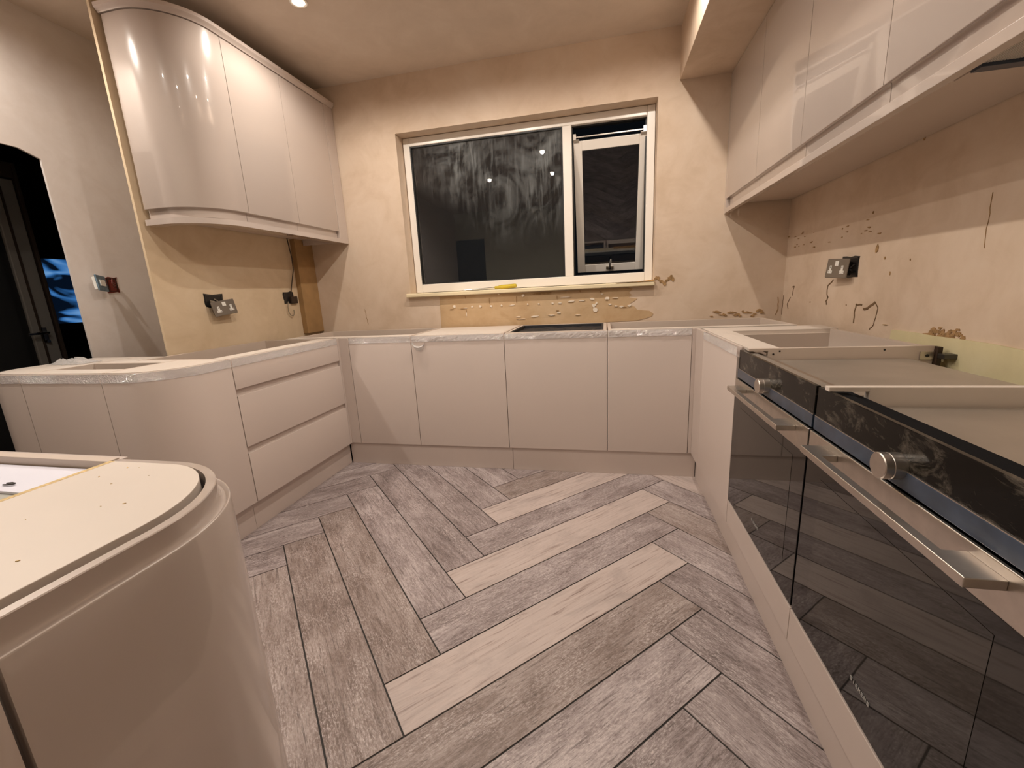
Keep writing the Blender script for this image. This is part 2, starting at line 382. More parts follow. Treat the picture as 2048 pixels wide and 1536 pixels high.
# ------------------------------------------------------------------ herringbone floor planks
PITCH = 0.25455; PW = PITCH * H2; PL = 1.1855; GAP = 0.0050
U = Vector((H2, H2)); V = Vector((H2, -H2))
FX0, FX1, FY0, FY1 = XP, XR, YB + 0.0, YW
def clip(poly):
    for ax, lim, sg in ((0, FX0, 1), (0, FX1, -1), (1, FY0, 1), (1, FY1, -1)):
        out = []
        for i, p in enumerate(poly):
            q = poly[(i + 1) % len(poly)]
            a, b = sg * (p[ax] - lim), sg * (q[ax] - lim)
            if a >= 0: out.append(p)
            if a * b < 0: out.append(p.lerp(q, a / (a - b)))
        poly = out
        if len(poly) < 3: return None
    return poly
def plank(o, dl, dw, mat):
    g = GAP / 2
    poly = [o + dl * g + dw * g, o + dl * (PL - g) + dw * g, o + dl * (PL - g) + dw * (PW - g), o + dl * g + dw * (PW - g)]
    poly = clip(poly)
    if not poly: return
    area = abs(sum(poly[i].x * poly[(i + 1) % len(poly)].y - poly[(i + 1) % len(poly)].x * poly[i].y for i in range(len(poly)))) / 2
    if area < 0.002: return
    b = MB(); b.prism([tuple(p) for p in poly], -0.0025, 0.0)
    ob = b.build('plank', mat, floor)
    me = ob.data; uvl = me.uv_layers.new(name='UVMap'); ru, rv = random.uniform(0, 50), random.uniform(0, 50)
    for lp in me.loops:
        co = Vector(me.vertices[lp.vertex_index].co[:2]) - o
        uvl.data[lp.index].uv = (co.dot(dl) + ru, co.dot(dw) + rv)
E0 = Vector((-0.0505, -1.2705))
TX = 2 * PL * H2            # one full period of the pattern across the room
random.seed(5)
for col in (-2, -1, 0, 1):
    for k in range(-16, 12):
        e = E0 + Vector((col * TX, k * PITCH))
        # planks running up to the right
        if col == 0: mu = M['plank_cream'] if k in (3, 1, -1) else (M['plank_brown'] if k in (-2, 4, -5) else M['plank_grey'])
        else: mu = random.choice([M['plank_grey'], M['plank_grey'], M['plank_brown']])
        plank(e, U, V, mu)
        # planks running down to the right
        if col == 1 and k == 2: mv = M['plank_cream']
        else: mv = random.choice([M['plank_grey'], M['plank_grey'], M['plank_grey'], M['plank_grey'], M['plank_brown']])
        plank(e, -V, U, mv)

# ------------------------------------------------------------------ door profiles
def prof_top(z0, z1, g=0.033, t=0.022):
    return [(0, z0), (0, z1 - g - 0.0025), (0.0008, z1 - g - 0.0006), (0.0022, z1 - g), (0.004, z1 - g - 0.0008), (0.007, z1 - g - 0.0045), (0.0100, z1 - g - 0.005), (0.0122, z1 - g - 0.0025), (0.0132, z1 - g + 0.004), (0.0135, z1 - 0.0012), (0.0145, z1), (t, z1), (t, z0)]
def prof_bot(z0, z1, g=0.047, t=0.022):
    q = [(d if d < 0.005 or d > 0.02 else d + 0.0070, z1 + z0 - z) for d, z in prof_top(z0, z1, g, t + 0.007)]
    return q[::-1]
def prof_flat(z0, z1, t=0.022): return [(0, z0), (0, z1), (t, z1), (t, z0)]
def arc_path(p0, c, r, a0, a1, p1, n=20):
    """straight lead-in p0, arc about c from a0 to a1 degrees, straight lead-out p1"""
    pts = []; ns = []
    aa = [math.radians(a0 + (a1 - a0) * i / n) for i in range(n + 1)]
    pts.append(p0); ns.append((math.cos(aa[0]), math.sin(aa[0])))
    for a in aa: pts.append((c[0] + r * math.cos(a), c[1] + r * math.sin(a))); ns.append((math.cos(a), math.sin(a)))
    pts.append(p1); ns.append((math.cos(aa[-1]), math.sin(aa[-1])))
    return pts, ns
def straight(p0, p1, nrm): return [p0, p1], [nrm, nrm]
def film_strip(parent, path, norms, z0, z1, out=0.0012, n=26, rag=0.0012, seed=1):
    """crinkled clear film stretched over a grip rail"""
    rnd = random.Random(seed)
    pts = []; tot = [0]
    for i in range(1, len(path)): tot.append(tot[-1] + math.dist(path[i], path[i - 1]))
    cols = max(6, int(tot[-1] / 0.012)); rows = 5
    vs = []; fs = []
    for c in range(cols + 1):
        s_ = tot[-1] * c / cols; i = 0
        while i < len(path) - 2 and tot[i + 1] < s_: i += 1
        f = (s_ - tot[i]) / max(1e-9, tot[i + 1] - tot[i])
        px = path[i][0] + (path[i + 1][0] - path[i][0]) * f; py = path[i][1] + (path[i + 1][1] - path[i][1]) * f
        nx = norms[i][0] + (norms[i + 1][0] - norms[i][0]) * f; ny = norms[i][1] + (norms[i + 1][1] - norms[i][1]) * f
        for r in range(rows):
            e = out + rnd.uniform(0, 2 * rag) * (1 if 0 < r < rows - 1 else 0.4)
            z = z0 + (z1 - z0) * r / (rows - 1)
            vs.append((px + nx * e, py + ny * e, z))
    for c in range(cols):
        for r in range(rows - 1): fs.append((c * rows + r, (c + 1) * rows + r, (c + 1) * rows + r + 1, c * rows + r + 1))
    return MB().add(vs, fs).build('protective_film', M['film'], parent)

def front(name, parent, prof, path, mat):
    return MB().sweep(prof, *path).build(name, mat, parent, smooth=True)

# ------------------------------------------------------------------ base units along the back wall
T = 0.018
def open_carcass(parent, x0, x1, y0, y1, z0=ZD, zt=ZT, mat='carcass', rails=(), top_mat='carcass_top'):
    b = MB(); b.box(x0, x0 + T, y0, y1, z0, zt); b.box(x1 - T, x1, y0, y1, z0, zt); b.box(x0 + T, x1 - T, y1 - T, y1, z0, zt); b.box(x0 + T, x1 - T, y0, y1 - T, z0, z0 + T)
    o = b.build('carcass', M[mat], parent, 0.0008)
    for r in rails: box('top_rail', M[top_mat], parent, *r)
    return o
g2 = 0.0018
BACK = [  # x0, x1 of doors
    (-1.035, -0.5985), (-0.5985, 0.0), (0.0, 0.5995), (0.5995, 1.047)]
# 1 blind corner, left
t = thing('base_unit', 'open-topped blind corner base unit left of the closed-top unit below the window', 'cabinet', (-1.05, 0.02, 0))
open_carcass(t, -1.52, -0.605, 0.024, 0.535)
box('front_rail', M['carcass_top'], t, -1.50, -0.623, 0.024, 0.10, ZT - 0.018, ZT)
front('door', t, prof_top(ZD, 0.865), straight((BACK[0][0] + g2, 0), (BACK[0][1] - g2, 0), (0, -1)), M['cashmere_satin'])
film_strip(t, [(BACK[0][0] + 0.004, 0), (BACK[0][1] - 0.003, 0)], [(0, -1)] * 2, 0.829, 0.866, seed=2, rag=0.0006)
cp = MB(); cp.box(XL_F, -1.037, 0.0, 0.02, ZD, 0.865); cp.box(XL_F, XL_F - 0.02, -0.018, 0.0, ZD, 0.865)
cp.build('corner_post', M['cashmere_satin'], t, 0.001)
# 2 closed top
t = thing('base_unit', 'base unit with closed pale top board and torn film curl on its door', 'cabinet', (-0.3, 0.02, 0))
open_carcass(t, -0.596, -0.004, 0.024, 0.545)
box('top_board', M['carcass_top'], t, -0.578, -0.022, 0.024, 0.527, ZT - 0.018, ZT)
front('door', t, prof_top(ZD, 0.865), straight((BACK[1][0] + g2, 0), (BACK[1][1] - g2, 0), (0, -1)), M['cashmere_satin'])
film_strip(t, [(BACK[1][0] + 0.003, 0), (BACK[1][1] - 0.003, 0)], [(0, -1)] * 2, 0.829, 0.866, seed=3, rag=0.0022)
# torn curl of film
cv = []; cf = []
nn = 14
for i in range(nn + 1):
    a = math.pi * i / nn; rx, rz = 0.040, 0.036
    for k, (e, dz) in enumerate(((-0.001, 0.010), (-0.013, 0.004), (-0.005, -0.012))):
        cv.append((-0.546 - rx * math.cos(a), e - 0.004 * math.sin(a), 0.826 - rz * math.sin(a) + dz * (0.25 + math.sin(a))))
for i in range(nn):
    for k in range(2): cf.append((i * 3 + k, (i + 1) * 3 + k, (i + 1) * 3 + k + 1, i * 3 + k + 1))
MB().add(cv, cf).build('film_curl', M['film'], t, smooth=True)
# 3 black lined
t = thing('base_unit', 'base unit with black lined sunken top, right of the closed-top unit', 'cabinet', (0.3, 0.02, 0))
open_carcass(t, 0.004, 0.596, 0.024, 0.545)
lv = []; lf = []; NX, NY = 16, 10; rr = random.Random(8)
for j in range(NY + 1):
    for i in range(NX + 1):
        x = 0.023 + (0.577 - 0.023) * i / NX; y = 0.05 + (0.527 - 0.05) * j / NY
        lv.append((x, y, 0.848 + rr.uniform(-0.004, 0.005)))
for j in range(NY):
    for i in range(NX): a = j * (NX + 1) + i; lf.append((a, a + 1, a + NX + 2, a + NX + 1))
MB().add(lv, lf).build('black_liner', M['black_liner'], t)
lb = MB(); lb.box(0.022, 0.034, 0.05, 0.527, 0.80, 0.866); lb.box(0.566, 0.578, 0.05, 0.527, 0.80, 0.866); lb.box(0.034, 0.566, 0.515, 0.527, 0.80, 0.866)
lb.build('liner_edge', M['black_liner'], t)
box('front_rail', M['carcass'], t, 0.022, 0.578, 0.024, 0.048, 0.80, ZT)
front('door', t, prof_top(ZD, 0.865), straight((BACK[2][0] + g2, 0), (BACK[2][1] - g2, 0), (0, -1)), M['cashmere_satin'])
film_strip(t, [(BACK[2][0] + 0.003, 0), (BACK[2][1] - 0.003, 0)], [(0, -1)] * 2, 0.829, 0.866, seed=4, rag=0.0022)
# 4 blind corner, right
t = thing('base_unit', 'open-topped blind corner base unit right of the black lined unit', 'cabinet', (0.9, 0.02, 0))
open_carcass(t, 0.604, 1.56, 0.024, 0.535)
box('front_rail', M['carcass_top'], t, 0.622, 1.542, 0.024, 0.085, ZT - 0.018, ZT)
front('door', t, prof_top(ZD, 0.865), straight((BACK[3][0] + g2, 0), (BACK[3][1] - g2, 0), (0, -1)), M['cashmere_satin'])
film_strip(t, [(BACK[3][0] + 0.003, 0), (BACK[3][1] - 0.003, 0)], [(0, -1)] * 2, 0.829, 0.866, seed=5, rag=0.0022)
cp = MB(); cp.box(1.049, XR_F, 0.0, 0.02, ZD, 0.865); cp.box(XR_F, XR_F + 0.018, -0.178, 0.02, ZD, 0.865)
cp.build('corner_post', M['cashmere_satin'], t, 0.001)
# plinths
pg = 'plinth boards under the base units'
tag(box('plinth', M['cashmere_satin'], None, -1.128, 0.016, 0.012, 0.028, 0.0, 0.146), 'plinth board under window run, left of the white joint', 'plinth', pg)
tag(box('plinth', M['cashmere_satin'], None, 0.018, 1.094, 0.012, 0.028, 0.0, 0.146), 'plinth board under window run, right of the white joint', 'plinth', pg)
tag(box('plinth', M['cashmere_satin'], None, -1.1536, -1.1356, -0.83, 0.010, 0.0, 0.146), 'plinth board under the three-drawer unit', 'plinth', pg)
tag(box('plinth', M['cashmere_satin'], None, 1.0968, 1.1128, -3.1, 0.010, 0.0, 0.146), 'long plinth board under the two built-in ovens', 'plinth', pg)
pp = arc_path((-1.1356, -0.832), (-1.3056, -0.967), 0.17, 0, -90, (-1.95, -1.137), 12)
tag(MB().sweep(prof_flat(0, 0.146, 0.016), *pp).build('plinth', M['cashmere_satin'], smooth=True), 'curved plinth board under the rounded corner of the peninsula', 'plinth', pg)

# ------------------------------------------------------------------ left run: drawer unit
t = thing('drawer_unit', 'wide base unit with three drawers on the left run', 'drawer unit', (-1.12, -0.42, 0))
b = MB(); x0, x1 = -1.645, XL_F - 0.024
b.box(x0, x1, -0.826, -0.826 + T, ZD, ZT); b.box(x0, x1, -0.038, -0.020, ZD, ZT); b.box(x0, x0 + T, -0.808, -0.038, ZD, ZT); b.box(x0 + T, x1, -0.808, -0.038, ZD, ZD + T)
b.build('carcass', M['carcass'], t, 0.0008)
box('front_rail', M['carcass_top'], t, x1 - 0.10, x1, -0.808, -0.038, ZT - 0.018, ZT)
for z0, z1, fl in ((0.722, 0.865, 1), (0.436, 0.719, 0), (0.15, 0.433, 0)):
    dr = front('drawer', t, prof_top(z0, z1, 0.033 if fl else 0.030), straight((XL_F, -0.8245), (XL_F, -0.0205), (1, 0)), M['cashmere_satin'])
film_strip(t, [(XL_F, -0.822), (XL_F, -0.024)], [(1, 0)] * 2, 0.829, 0.866, seed=6, rag=0.0005)

# peninsula: rounded corner unit
pth = arc_path((XL_F, -0.8295), (-1.3036, -0.965), 0.2, 0, -90, (-1.3885, -1.165))
t = thing('curved_base_unit', 'rounded corner base unit beside the three-drawer unit', 'cabinet', (-1.3, -1.0, 0))
front('curved_door', t, prof_top(ZD, 0.865), pth, M['cashmere_satin'])
film_strip(t, pth[0], pth[1], 0.829, 0.866, seed=7, rag=0.0004)
ins = [(px - nx * 0.0235, py - ny * 0.0235) for (px, py), (nx, ny) in zip(*pth)]
b = MB(); poly = ins + [(-1.3885, -0.70), (-1.60, -0.70), (-1.60, -0.8295)]
poly = ins + [(-1.3885, -0.8295)]
b.prism(poly, ZT - 0.018, ZT); b.build('top_board', M['carcass_top'], t, 0.0008)
b = MB(); b.prism(poly, ZD, ZD + 0.018); b.box(-1.3885, -1.3705, -1.14, -0.83, ZD, ZT - 0.018); b.build('carcass', M['carcass'], t)
# flat unit
t = thing('base_unit', 'flat fronted base unit on the peninsula, left of its rounded corner unit', 'cabinet', (-1.6, -1.1, 0))
front('door', t, prof_top(ZD, 0.865), straight((-1.8355, -1.165), (-1.3915, -1.165), (0, -1)), M['cashmere_satin'])
film_strip(t, [(-1.8355, -1.165), (-1.3915, -1.165)], [(0, -1)] * 2, 0.829, 0.866, seed=9, rag=0.0005)
b = MB(); b.box(-1.8355, -1.8175, -1.1415, -0.69, ZD, ZT); b.box(-1.4095, -1.3915, -1.1415, -0.83, ZD, ZT); b.box(-1.8175, -1.66, -0.708, -0.69, ZD, ZT); b.box(-1.8175, -1.4095, -1.1415, -0.84, ZD, ZD + T)
b.box(-1.8175, -1.4095, -0.90, -0.882, ZD, ZT)
b.build('carcass', M['carcass'], t, 0.0008)
box('front_rail', M['carcass_top'], t, -1.8175, -1.4095, -1.1415, -1.055, ZT - 0.018, ZT)
box('rear_board', M['carcass_top'], t, -1.8175, -1.66, -0.882, -0.708, ZT - 0.018, ZT)
box('filler_strip', M['carcass_top'], t, -1.66, -1.4095, -0.882, -0.8285, ZT - 0.018, ZT)
# rounded left end
pth = arc_path((-1.8395, -1.165), (-1.95, -0.965), 0.2, -90, -180, (-2.15, -0.80))
t = thing('curved_base_unit', 'rounded end base unit of the peninsula before the dark doorway', 'cabinet', (-2.0, -0.95, 0))
front('curved_door', t, prof_top(ZD, 0.865), pth, M['cashmere_satin'])
film_strip(t, pth[0], pth[1], 0.829, 0.866, seed=10, rag=0.0005)
ins = [(px - nx * 0.0235, py - ny * 0.0235) for (px, py), (nx, ny) in zip(*pth)]
poly = ins + [(-2.1265, -0.69), (-1.8395, -0.69)]
MB().prism(poly, ZT - 0.018, ZT).build('top_board', M['carcass_top'], t, 0.0008)
b = MB(); b.prism(poly, ZD, ZD + 0.018); b.box(-1.8575, -1.8395, -1.14, -0.69, ZD, ZT - 0.018); b.box(-2.1265, -1.8575, -0.708, -0.69, ZD + T, ZT - 0.018); b.build('carcass', M['carcass'], t)
# crumpled film lying on the end
rr = random.Random(3); cv = []; cf = []; NX, NY = 14, 8
for j in range(NY + 1):
    for i in range(NX + 1):
        ex = min(i, NX - i) / (NX / 2); ey = min(j, NY - j) / (NY / 2)
        cv.append((-2.08 + 0.20 * i / NX + rr.uniform(-.006, .006), -0.93 + 0.11 * j / NY + rr.uniform(-.006, .006), ZT + 0.002 + (rr.uniform(0.0, 0.030) * min(1, ex * 2) * min(1, ey * 2))))
for j in range(NY):
    for i in range(NX): a = j * (NX + 1) + i; cf.append((a, a + 1, a + NX + 2, a + NX + 1))
tag(MB().add(cv, cf).build('crumpled_film', M['film']), 'crumpled clear plastic film lying on the peninsula end', 'plastic film')

# ------------------------------------------------------------------ foreground rounded unit
FX, FY = 0.1055, -1.9015
pth = arc_path((-0.2195, FY), (FX - 0.2, FY - 0.2), 0.2, 90, 0, (FX, -2.2405), 28)
t = thing('curved_base_unit', 'near rounded base unit in the lower left with glossy curved door and tan top', 'cabinet', (-0.1, -2.1, 0))
front('curved_door', t, prof_top(ZD, 0.866, 0.026, 0.026), pth, M['cashmere_gloss'])
# inner board: touches the grip rail at the far side, a crescent gap opens to the right
pts = [(-0.2095, FY - 0.0275)]
for k in range(25):
    a = math.radians(90 - 90 * k / 24)
    pts.append((FX - 0.2 + (0.2 - 0.0415) * math.cos(a) , FY - 0.2 + (0.2 - 0.0275) * math.sin(a)))
pts += [(FX - 0.0415, -2.2405), (-0.2095, -2.2405)]
MB().prism(pts, ZT - 0.020, ZT).build('top_board', M['carcass_top'], t, 0.0008)
box('raw_edge', M['raw_edge'], t, -0.2195, -0.2095, -2.2405, FY - 0.0275, ZT - 0.020, ZT, 0)
MB().prism([(x - 0.008, y) for x, y in pts], ZD, ZD + T).build('base_board', M['carcass'], t)
box('side_panel', M['carcass'], t, -0.2095, -0.1915, -2.2405, -1.96, ZD + T, ZT - 0.020)
t2 = t
# neighbouring open unit
t = thing('base_unit', 'open-topped unit joined behind the near rounded unit, holding a white sheet', 'cabinet', (-0.6, -2.1, 0))
b = MB(); b.box(-1.0, -0.2205, FY - 0.031, FY - 0.013, ZD, ZT); b.box(-1.0, -0.982, -2.2405, FY - 0.031, ZD, ZT); b.box(-0.982, -0.2205, -2.2405, FY - 0.031, 0.72, 0.738); b.box(-0.982, -0.2205, -2.2405, -2.2225, 0.738, ZT)
b.build('carcass', M['carcass'], t, 0.0008)
box('inner_board', M['grey_board'], t, -0.982, -0.2205, -2.2225, FY - 0.033, 0.838, 0.850)
box('back_panel', M['cashmere_satin'], t, -1.0, -0.2205, FY - 0.012, FY, ZD, 0.864)
wsht = MB(); wsht.prism([(-0.975, FY - 0.034), (-0.2225, FY - 0.034), (-0.2225, -2.022), (-0.975, -2.012)], 0.8505, 0.8545)
tag(wsht.build('white_sheet', M['white_sheet'], bevel=0.0005), 'white sheet lying inside the near open-topped unit', 'sheet')
st = MB(); st.tube([(-0.3285, -2.001, 0.8565), (-0.318, -2.0, 0.8575), (-0.3105, -2.001, 0.8575), (-0.3095, -2.0035, 0.8572), (-0.318, -2.0055, 0.8568), (-0.3275, -2.006, 0.8563)], 0.0012, 6)
tag(st.build('wire_clip', M['dark_zinc'], smooth=True), 'small bent metal clip on the white sheet', 'clip')
cr = MB(); rr = random.Random(4)
for x, y in ((-0.082, -1.972), (-0.11, -2.003), (-0.133, -1.948), (-0.152, -1.951), (0.003, -2.166), (-0.03, -2.185), (-0.045, -2.06), (-0.105, -2.10), (-0.16, -1.985), (-0.02, -2.05)):
    s_ = rr.uniform(0.0004, 0.0011); a = rr.uniform(0, 3)
    cr.prism([(x + s_ * 2.2 * math.cos(a), y + s_ * 2.2 * math.sin(a)), (x - s_ * math.sin(a), y + s_ * math.cos(a)), (x - s_ * 2 * math.cos(a), y - s_ * 2 * math.sin(a)), (x + s_ * math.sin(a), y - s_ * math.cos(a))], ZT, ZT + s_)
co = cr.build('wood_crumbs', M['raw_edge']); co['kind'] = 'stuff'; tag(co, 'wood crumbs scattered on the tan top of the near unit', 'debris')
# next straight unit along the near run
t = thing('base_unit', 'straight base unit next to the near rounded unit in bottom left corner', 'cabinet', (0.0, -2.5, 0))
front('door', t, prof_top(ZD, 0.866, 0.026, 0.026), straight((FX, -2.2465), (FX, -2.84), (1, 0)), M['cashmere_satin'])
b = MB(); b.box(-0.45, FX - 0.03, -2.2605, -2.2465, ZD, ZT); b.box(-0.45, FX - 0.03, -2.84, -2.822, ZD, ZT); b.box(-0.45, -0.432, -2.822, -2.2605, ZD, ZT); b.box(-0.432, FX - 0.03, -2.822, -2.2605, ZT - 0.018, ZT); b.box(-0.432, FX - 0.03, -2.822, -2.2605, ZD, ZD + T)
b.build('carcass', M['carcass'], t, 0.0008)
pp = arc_path((-1.0, FY - 0.04), (FX - 0.24, FY - 0.24), 0.2, 90, 0, (FX - 0.04, -2.84), 14)
tag(MB().sweep(prof_flat(0, 0.146, 0.016), *pp).build('plinth', M['cashmere_satin'], smooth=True), 'curved plinth board under the near rounded unit', 'plinth', pg)

# ------------------------------------------------------------------ right run: corner unit and ovens
t = thing('base_unit', 'right run base unit with open top between the window run and the ovens', 'cabinet', (1.2, -0.45, 0))
front('door', t, prof_top(ZD, 0.865), straight((XR_F, -0.181), (XR_F, -0.7375), (-1, 0)), M['cashmere_satin'])
film_strip(t, [(XR_F, -0.183), (XR_F, -0.736)], [(-1, 0)] * 2, 0.831, 0.866, seed=12, rag=0.0003)
xa, xb = XR_F + 0.024, 1.64
XS = XR_F + 0.082
b = MB(); b.box(XS, xb, -0.80, -0.782, ZD, ZT); b.box(XR_F + 0.020, XS, -0.80, -0.782, 0.8585, ZT); b.box(xa, xb - 0.02, -0.215, -0.197, ZD, ZT - 0.018); b.box(xb - 0.038, xb - 0.02, -0.782, -0.215, ZD, ZT); b.box(xa, xb - 0.02, -0.738, -0.215, ZD, ZD + T)
b.build('carcass', M['carcass'], t, 0.0006)
b = MB(); b.box(xa, XS, -0.782, -0.738, 0.8585, ZT); b.box(xa, XS, -0.738, -0.03, ZT - 0.018, ZT); b.box(XS, 1.19, -0.782, -0.03, ZT - 0.018, ZT); b.box(1.19, xb, -0.200, -0.03, ZT - 0.018, ZT)
b.build('top_rail', M['carcass_top'], t, 0.0004)
for hx, hz in ((1.165, 0.848), (1.185, 0.858), (1.50, 0.857)):
    MB().lathe([(0.0032, 0.0), (0.0032, -0.001)], (hx, -0.80, hz), 'y', 10).build('screw_hole', M['black_plastic'], t)
# dark end gap of the grip rail
box('rail_end_gap', M['black_plastic'], t, XR_F + 0.002, XR_F + 0.010, -0.182, -0.1795, 0.838, 0.850, 0)
# bracket at the rear of the gable
t = thing('cabinet_bracket', 'metal hanging bracket at rear of the gable by the yellow wall strip', 'bracket', (1.64, -0.80, 0.84))
b = MB(); b.box(1.600, 1.640, -0.8045, -0.8005, 0.822, 0.850); b.build('plate', M['steel'], t, 0.001)
b = MB(); b.box(1.6405, 1.655, -0.815, -0.785, 0.78, 0.865); b.build('hanger', M['cable_brown'], t, 0.002)
b = MB(); b.box(1.6405, 1.680, -0.845, -0.816, 0.829, 0.845); b.build('hook', M['dark_zinc'], t, 0.002)
b = MB(); b.lathe([(0.005, 0), (0.005, -0.002)], (1.62, -0.8045, 0.836), 'y', 12); b.build('screw', M['black_plastic'], t)

OVW = 0.6
for y, lab in ((-1.396, 'pale upright board standing between the two ovens'), (-2.006, 'upright board on the near side of the second oven')):
    b = MB(); b.box(XS, 1.655, y, y + T, ZD, ZT); b.box(XR_F + 0.004, XS, y, y + T, 0.8585, ZT)
    tag(b.build('gable_board', M['carcass_top'] if y > -1.5 else M['carcass'], bevel=0.0006), lab, 'board', 'boards beside the ovens')
for y0, y1, lab in ((-1.3345, -0.7405, 'narrow fascia board under the oven nearer the window'), (-1.9345, -1.3375, 'narrow fascia board under the oven in the lower right corner')):
    tag(MB().box(XR_F, XR_F + 0.02, y0, y1, ZD, 0.248).build('fascia_board', M['cashmere_satin'], bevel=0.0012), lab, 'board', 'fascia boards below the ovens')
FONT = {  # 5x7 block strokes as boxes in a 1x1.4 cell: (x0, x1, z0, z1)
 'S': [(0,1,0,.2),(0,1,.6,.8),(0,1,1.2,1.4),(0,.22,.7,1.3),(.78,1,.1,.7)],
 'I': [(.39,.61,0,1.4)],
 'E': [(0,.22,0,1.4),(0,1,0,.2),(0,.85,.6,.8),(0,1,1.2,1.4)],
 'M': [(0,.2,0,1.4),(.8,1,0,1.4),(.2,.4,.8,1.3),(.6,.8,.8,1.3),(.4,.6,.5,1.0)],
 'N': [(0,.2,0,1.4),(.8,1,0,1.4),(.2,.4,.8,1.25),(.4,.6,.45,.95),(.6,.8,.15,.6)]}
def oven(y0, label, dark):
    """y0 = far edge of the door (towards the window); door runs to y0-0.597"""
    y1 = y0 - 0.594; yc = (y0 + y1) / 2; x = XR_F
    t = thing('built_in_oven', label, 'oven', (x + 0.2, yc, 0.25), 'pair of built-in ovens')
    yb0, yb1 = yc + 0.272, yc - 0.272
    off = -0.02
    # body
    yb0 += -0.04; yb1 += -0.04
    MB().box(x + 0.075, 1.57, yb1, yb0, 0.255, 0.828).build('body', M['zinc'], t, 0.004)
    # top pressings
    b = MB(); b.box(x + 0.10, 1.50, yb1 + 0.03, yb0 - 0.03, 0.828, 0.831); b.build('top_plate', M['zinc'], t, 0.001)
    fy0, fy1 = yc + 0.276 , yc - 0.297
    # control panel
    f0, f1 = (y0 - 0.004, y1)
    MB().box(x + 0.006, x + 0.016, f1, f0, 0.788, 0.8575).build('control_panel', M['panel_glass'], t, 0.0012)
    MB().box(x + 0.0165, x + 0.05, f1, f0, 0.788, 0.8515).build('panel_box', M['matt_black' if dark else 'zinc'], t, 0.002)
    MB().box(x + 0.0505, x + 0.074, f1, f0, 0.78, 0.846).build('panel_trim', M['matt_black' if dark else 'steel'], t, 0.002)
    MB().box(x + 0.004, x + 0.049, f1, f0, 0.755, 0.7868).build('trim_strip', M['blue_film'], t, 0.001)
    MB().box(x + 0.0045, x + 0.012, f1, f0, 0.7869, 0.7885).build('bright_edge', M['steel'], t)
    # knob
    k = MB().lathe([(0.0, -0.030), (0.0215, -0.030), (0.023, -0.0285), (0.023, -0.018), (0.0222, -0.0174), (0.0222, -0.0160), (0.023, -0.0154), (0.023, 0.002)], (x + 0.004, yc - 0.004, 0.789), 'x', 32).build('knob', M['steel'], t, smooth=True)
    # door
    MB().box(x + 0.005, x + 0.06, y1, y0, 0.2555, 0.7505).build('door_core', M['black_plastic'], t)
    gz = MB().box(x, x + 0.0048, y1 + 0.0015, y0 - 0.0015, 0.2555, 0.683).build('door_glass', M['oven_glass'], t, 0.001)
    MB().box(x - 0.0006, x, yc - 0.225, yc + 0.225, 0.345, 0.655).build('viewing_window', M['oven_window'], gz)
    MB().box(x - 0.001, x + 0.02, y1 + 0.0015, y0 - 0.0015, 0.6835, 0.7505).build('door_trim', M['steel'], t, 0.0015)
    # bar handle with two block feet
    hx0, hx1 = x - 0.047, x - 0.001; h0, h1 = yc + 0.229, yc - 0.229; hz0, hz1 = 0.722, 0.7365
    hp = [(hx0, h0), (hx1, h0), (hx1, h0 - 0.062), (hx0 + 0.016, h0 - 0.062), (hx0 + 0.016, h1 + 0.062), (hx1, h1 + 0.062), (hx1, h1), (hx0, h1)]
    b = MB()
    b.box(hx0, hx0 + 0.016, h1, h0, hz0, hz1); b.box(hx0 + 0.016, hx1, h0 - 0.062, h0, hz0, hz1); b.box(hx0 + 0.016, hx1, h1, h1 + 0.062, hz0, hz1)
    b = MB(); b.prism(hp, hz0, hz1); b.build('handle', M['steel'], t, 0.0012)
    # maker's lettering on the glass
    b = MB(); w = 0.0066; hgt = 0.0060; cur = yc - 0.004 + 0.5 * (7 * w + 6 * 0.0026)
    for ch in 'SIEMENS':
        for (a0, a1, c0, c1) in FONT[ch]:
            b.box(x - 0.0012, x - 0.0006, cur - a1 * w, cur - a0 * w, 0.318 + c0 * hgt, 0.318 + c1 * hgt)
        cur -= w + 0.0026
    b.build('lettering', M['print_white'], gz)
    return t
oven(-0.7405, 'built-in oven beside the right run corner unit, farther from the viewer', False)
oven(-1.3405, 'built-in oven in the lower right corner, closest to the viewer', True)

# ------------------------------------------------------------------ wall units, left
ZU0, ZU1 = 1.546, 2.428
pth = arc_path((-1.3002, -0.3465), (-1.5502, -0.385), 0.25, 0, -90, (-1.64, -0.635), 24)
wg = 'wall cabinets on the left'
t = thing('curved_wall_cabinet', 'tall wall cabinet with glossy rounded door on the left', 'cabinet', (-1.5, -0.45, ZU0))
front('curved_door', t, prof_bot(ZU0 + 0.003, ZU1 - 0.004, 0.044), pth, M['cashmere_gloss'])
ins = [(px - nx * 0.0300, py - ny * 0.0300) for (px, py), (nx, ny) in zip(*pth)]
b = MB(); poly = ins + [(-1.655, ins[-1][1]), (-1.655, -0.3465)]
b.prism(poly, ZU0 + 0.012, ZU0 + 0.030); b.prism(poly, ZU1 - 0.018, ZU1); b.box(-1.655, -1.637, -0.60, -0.3465, ZU0 + 0.03, ZU1 - 0.018)
b.build('carcass', M['carcass'], t)
MB().lathe([(0.02, 0), (0.02, -0.008)], (-1.52, -0.48, ZU0 + 0.012), 'z', 18).build('cable_hole', M['dark_zinc'], t)
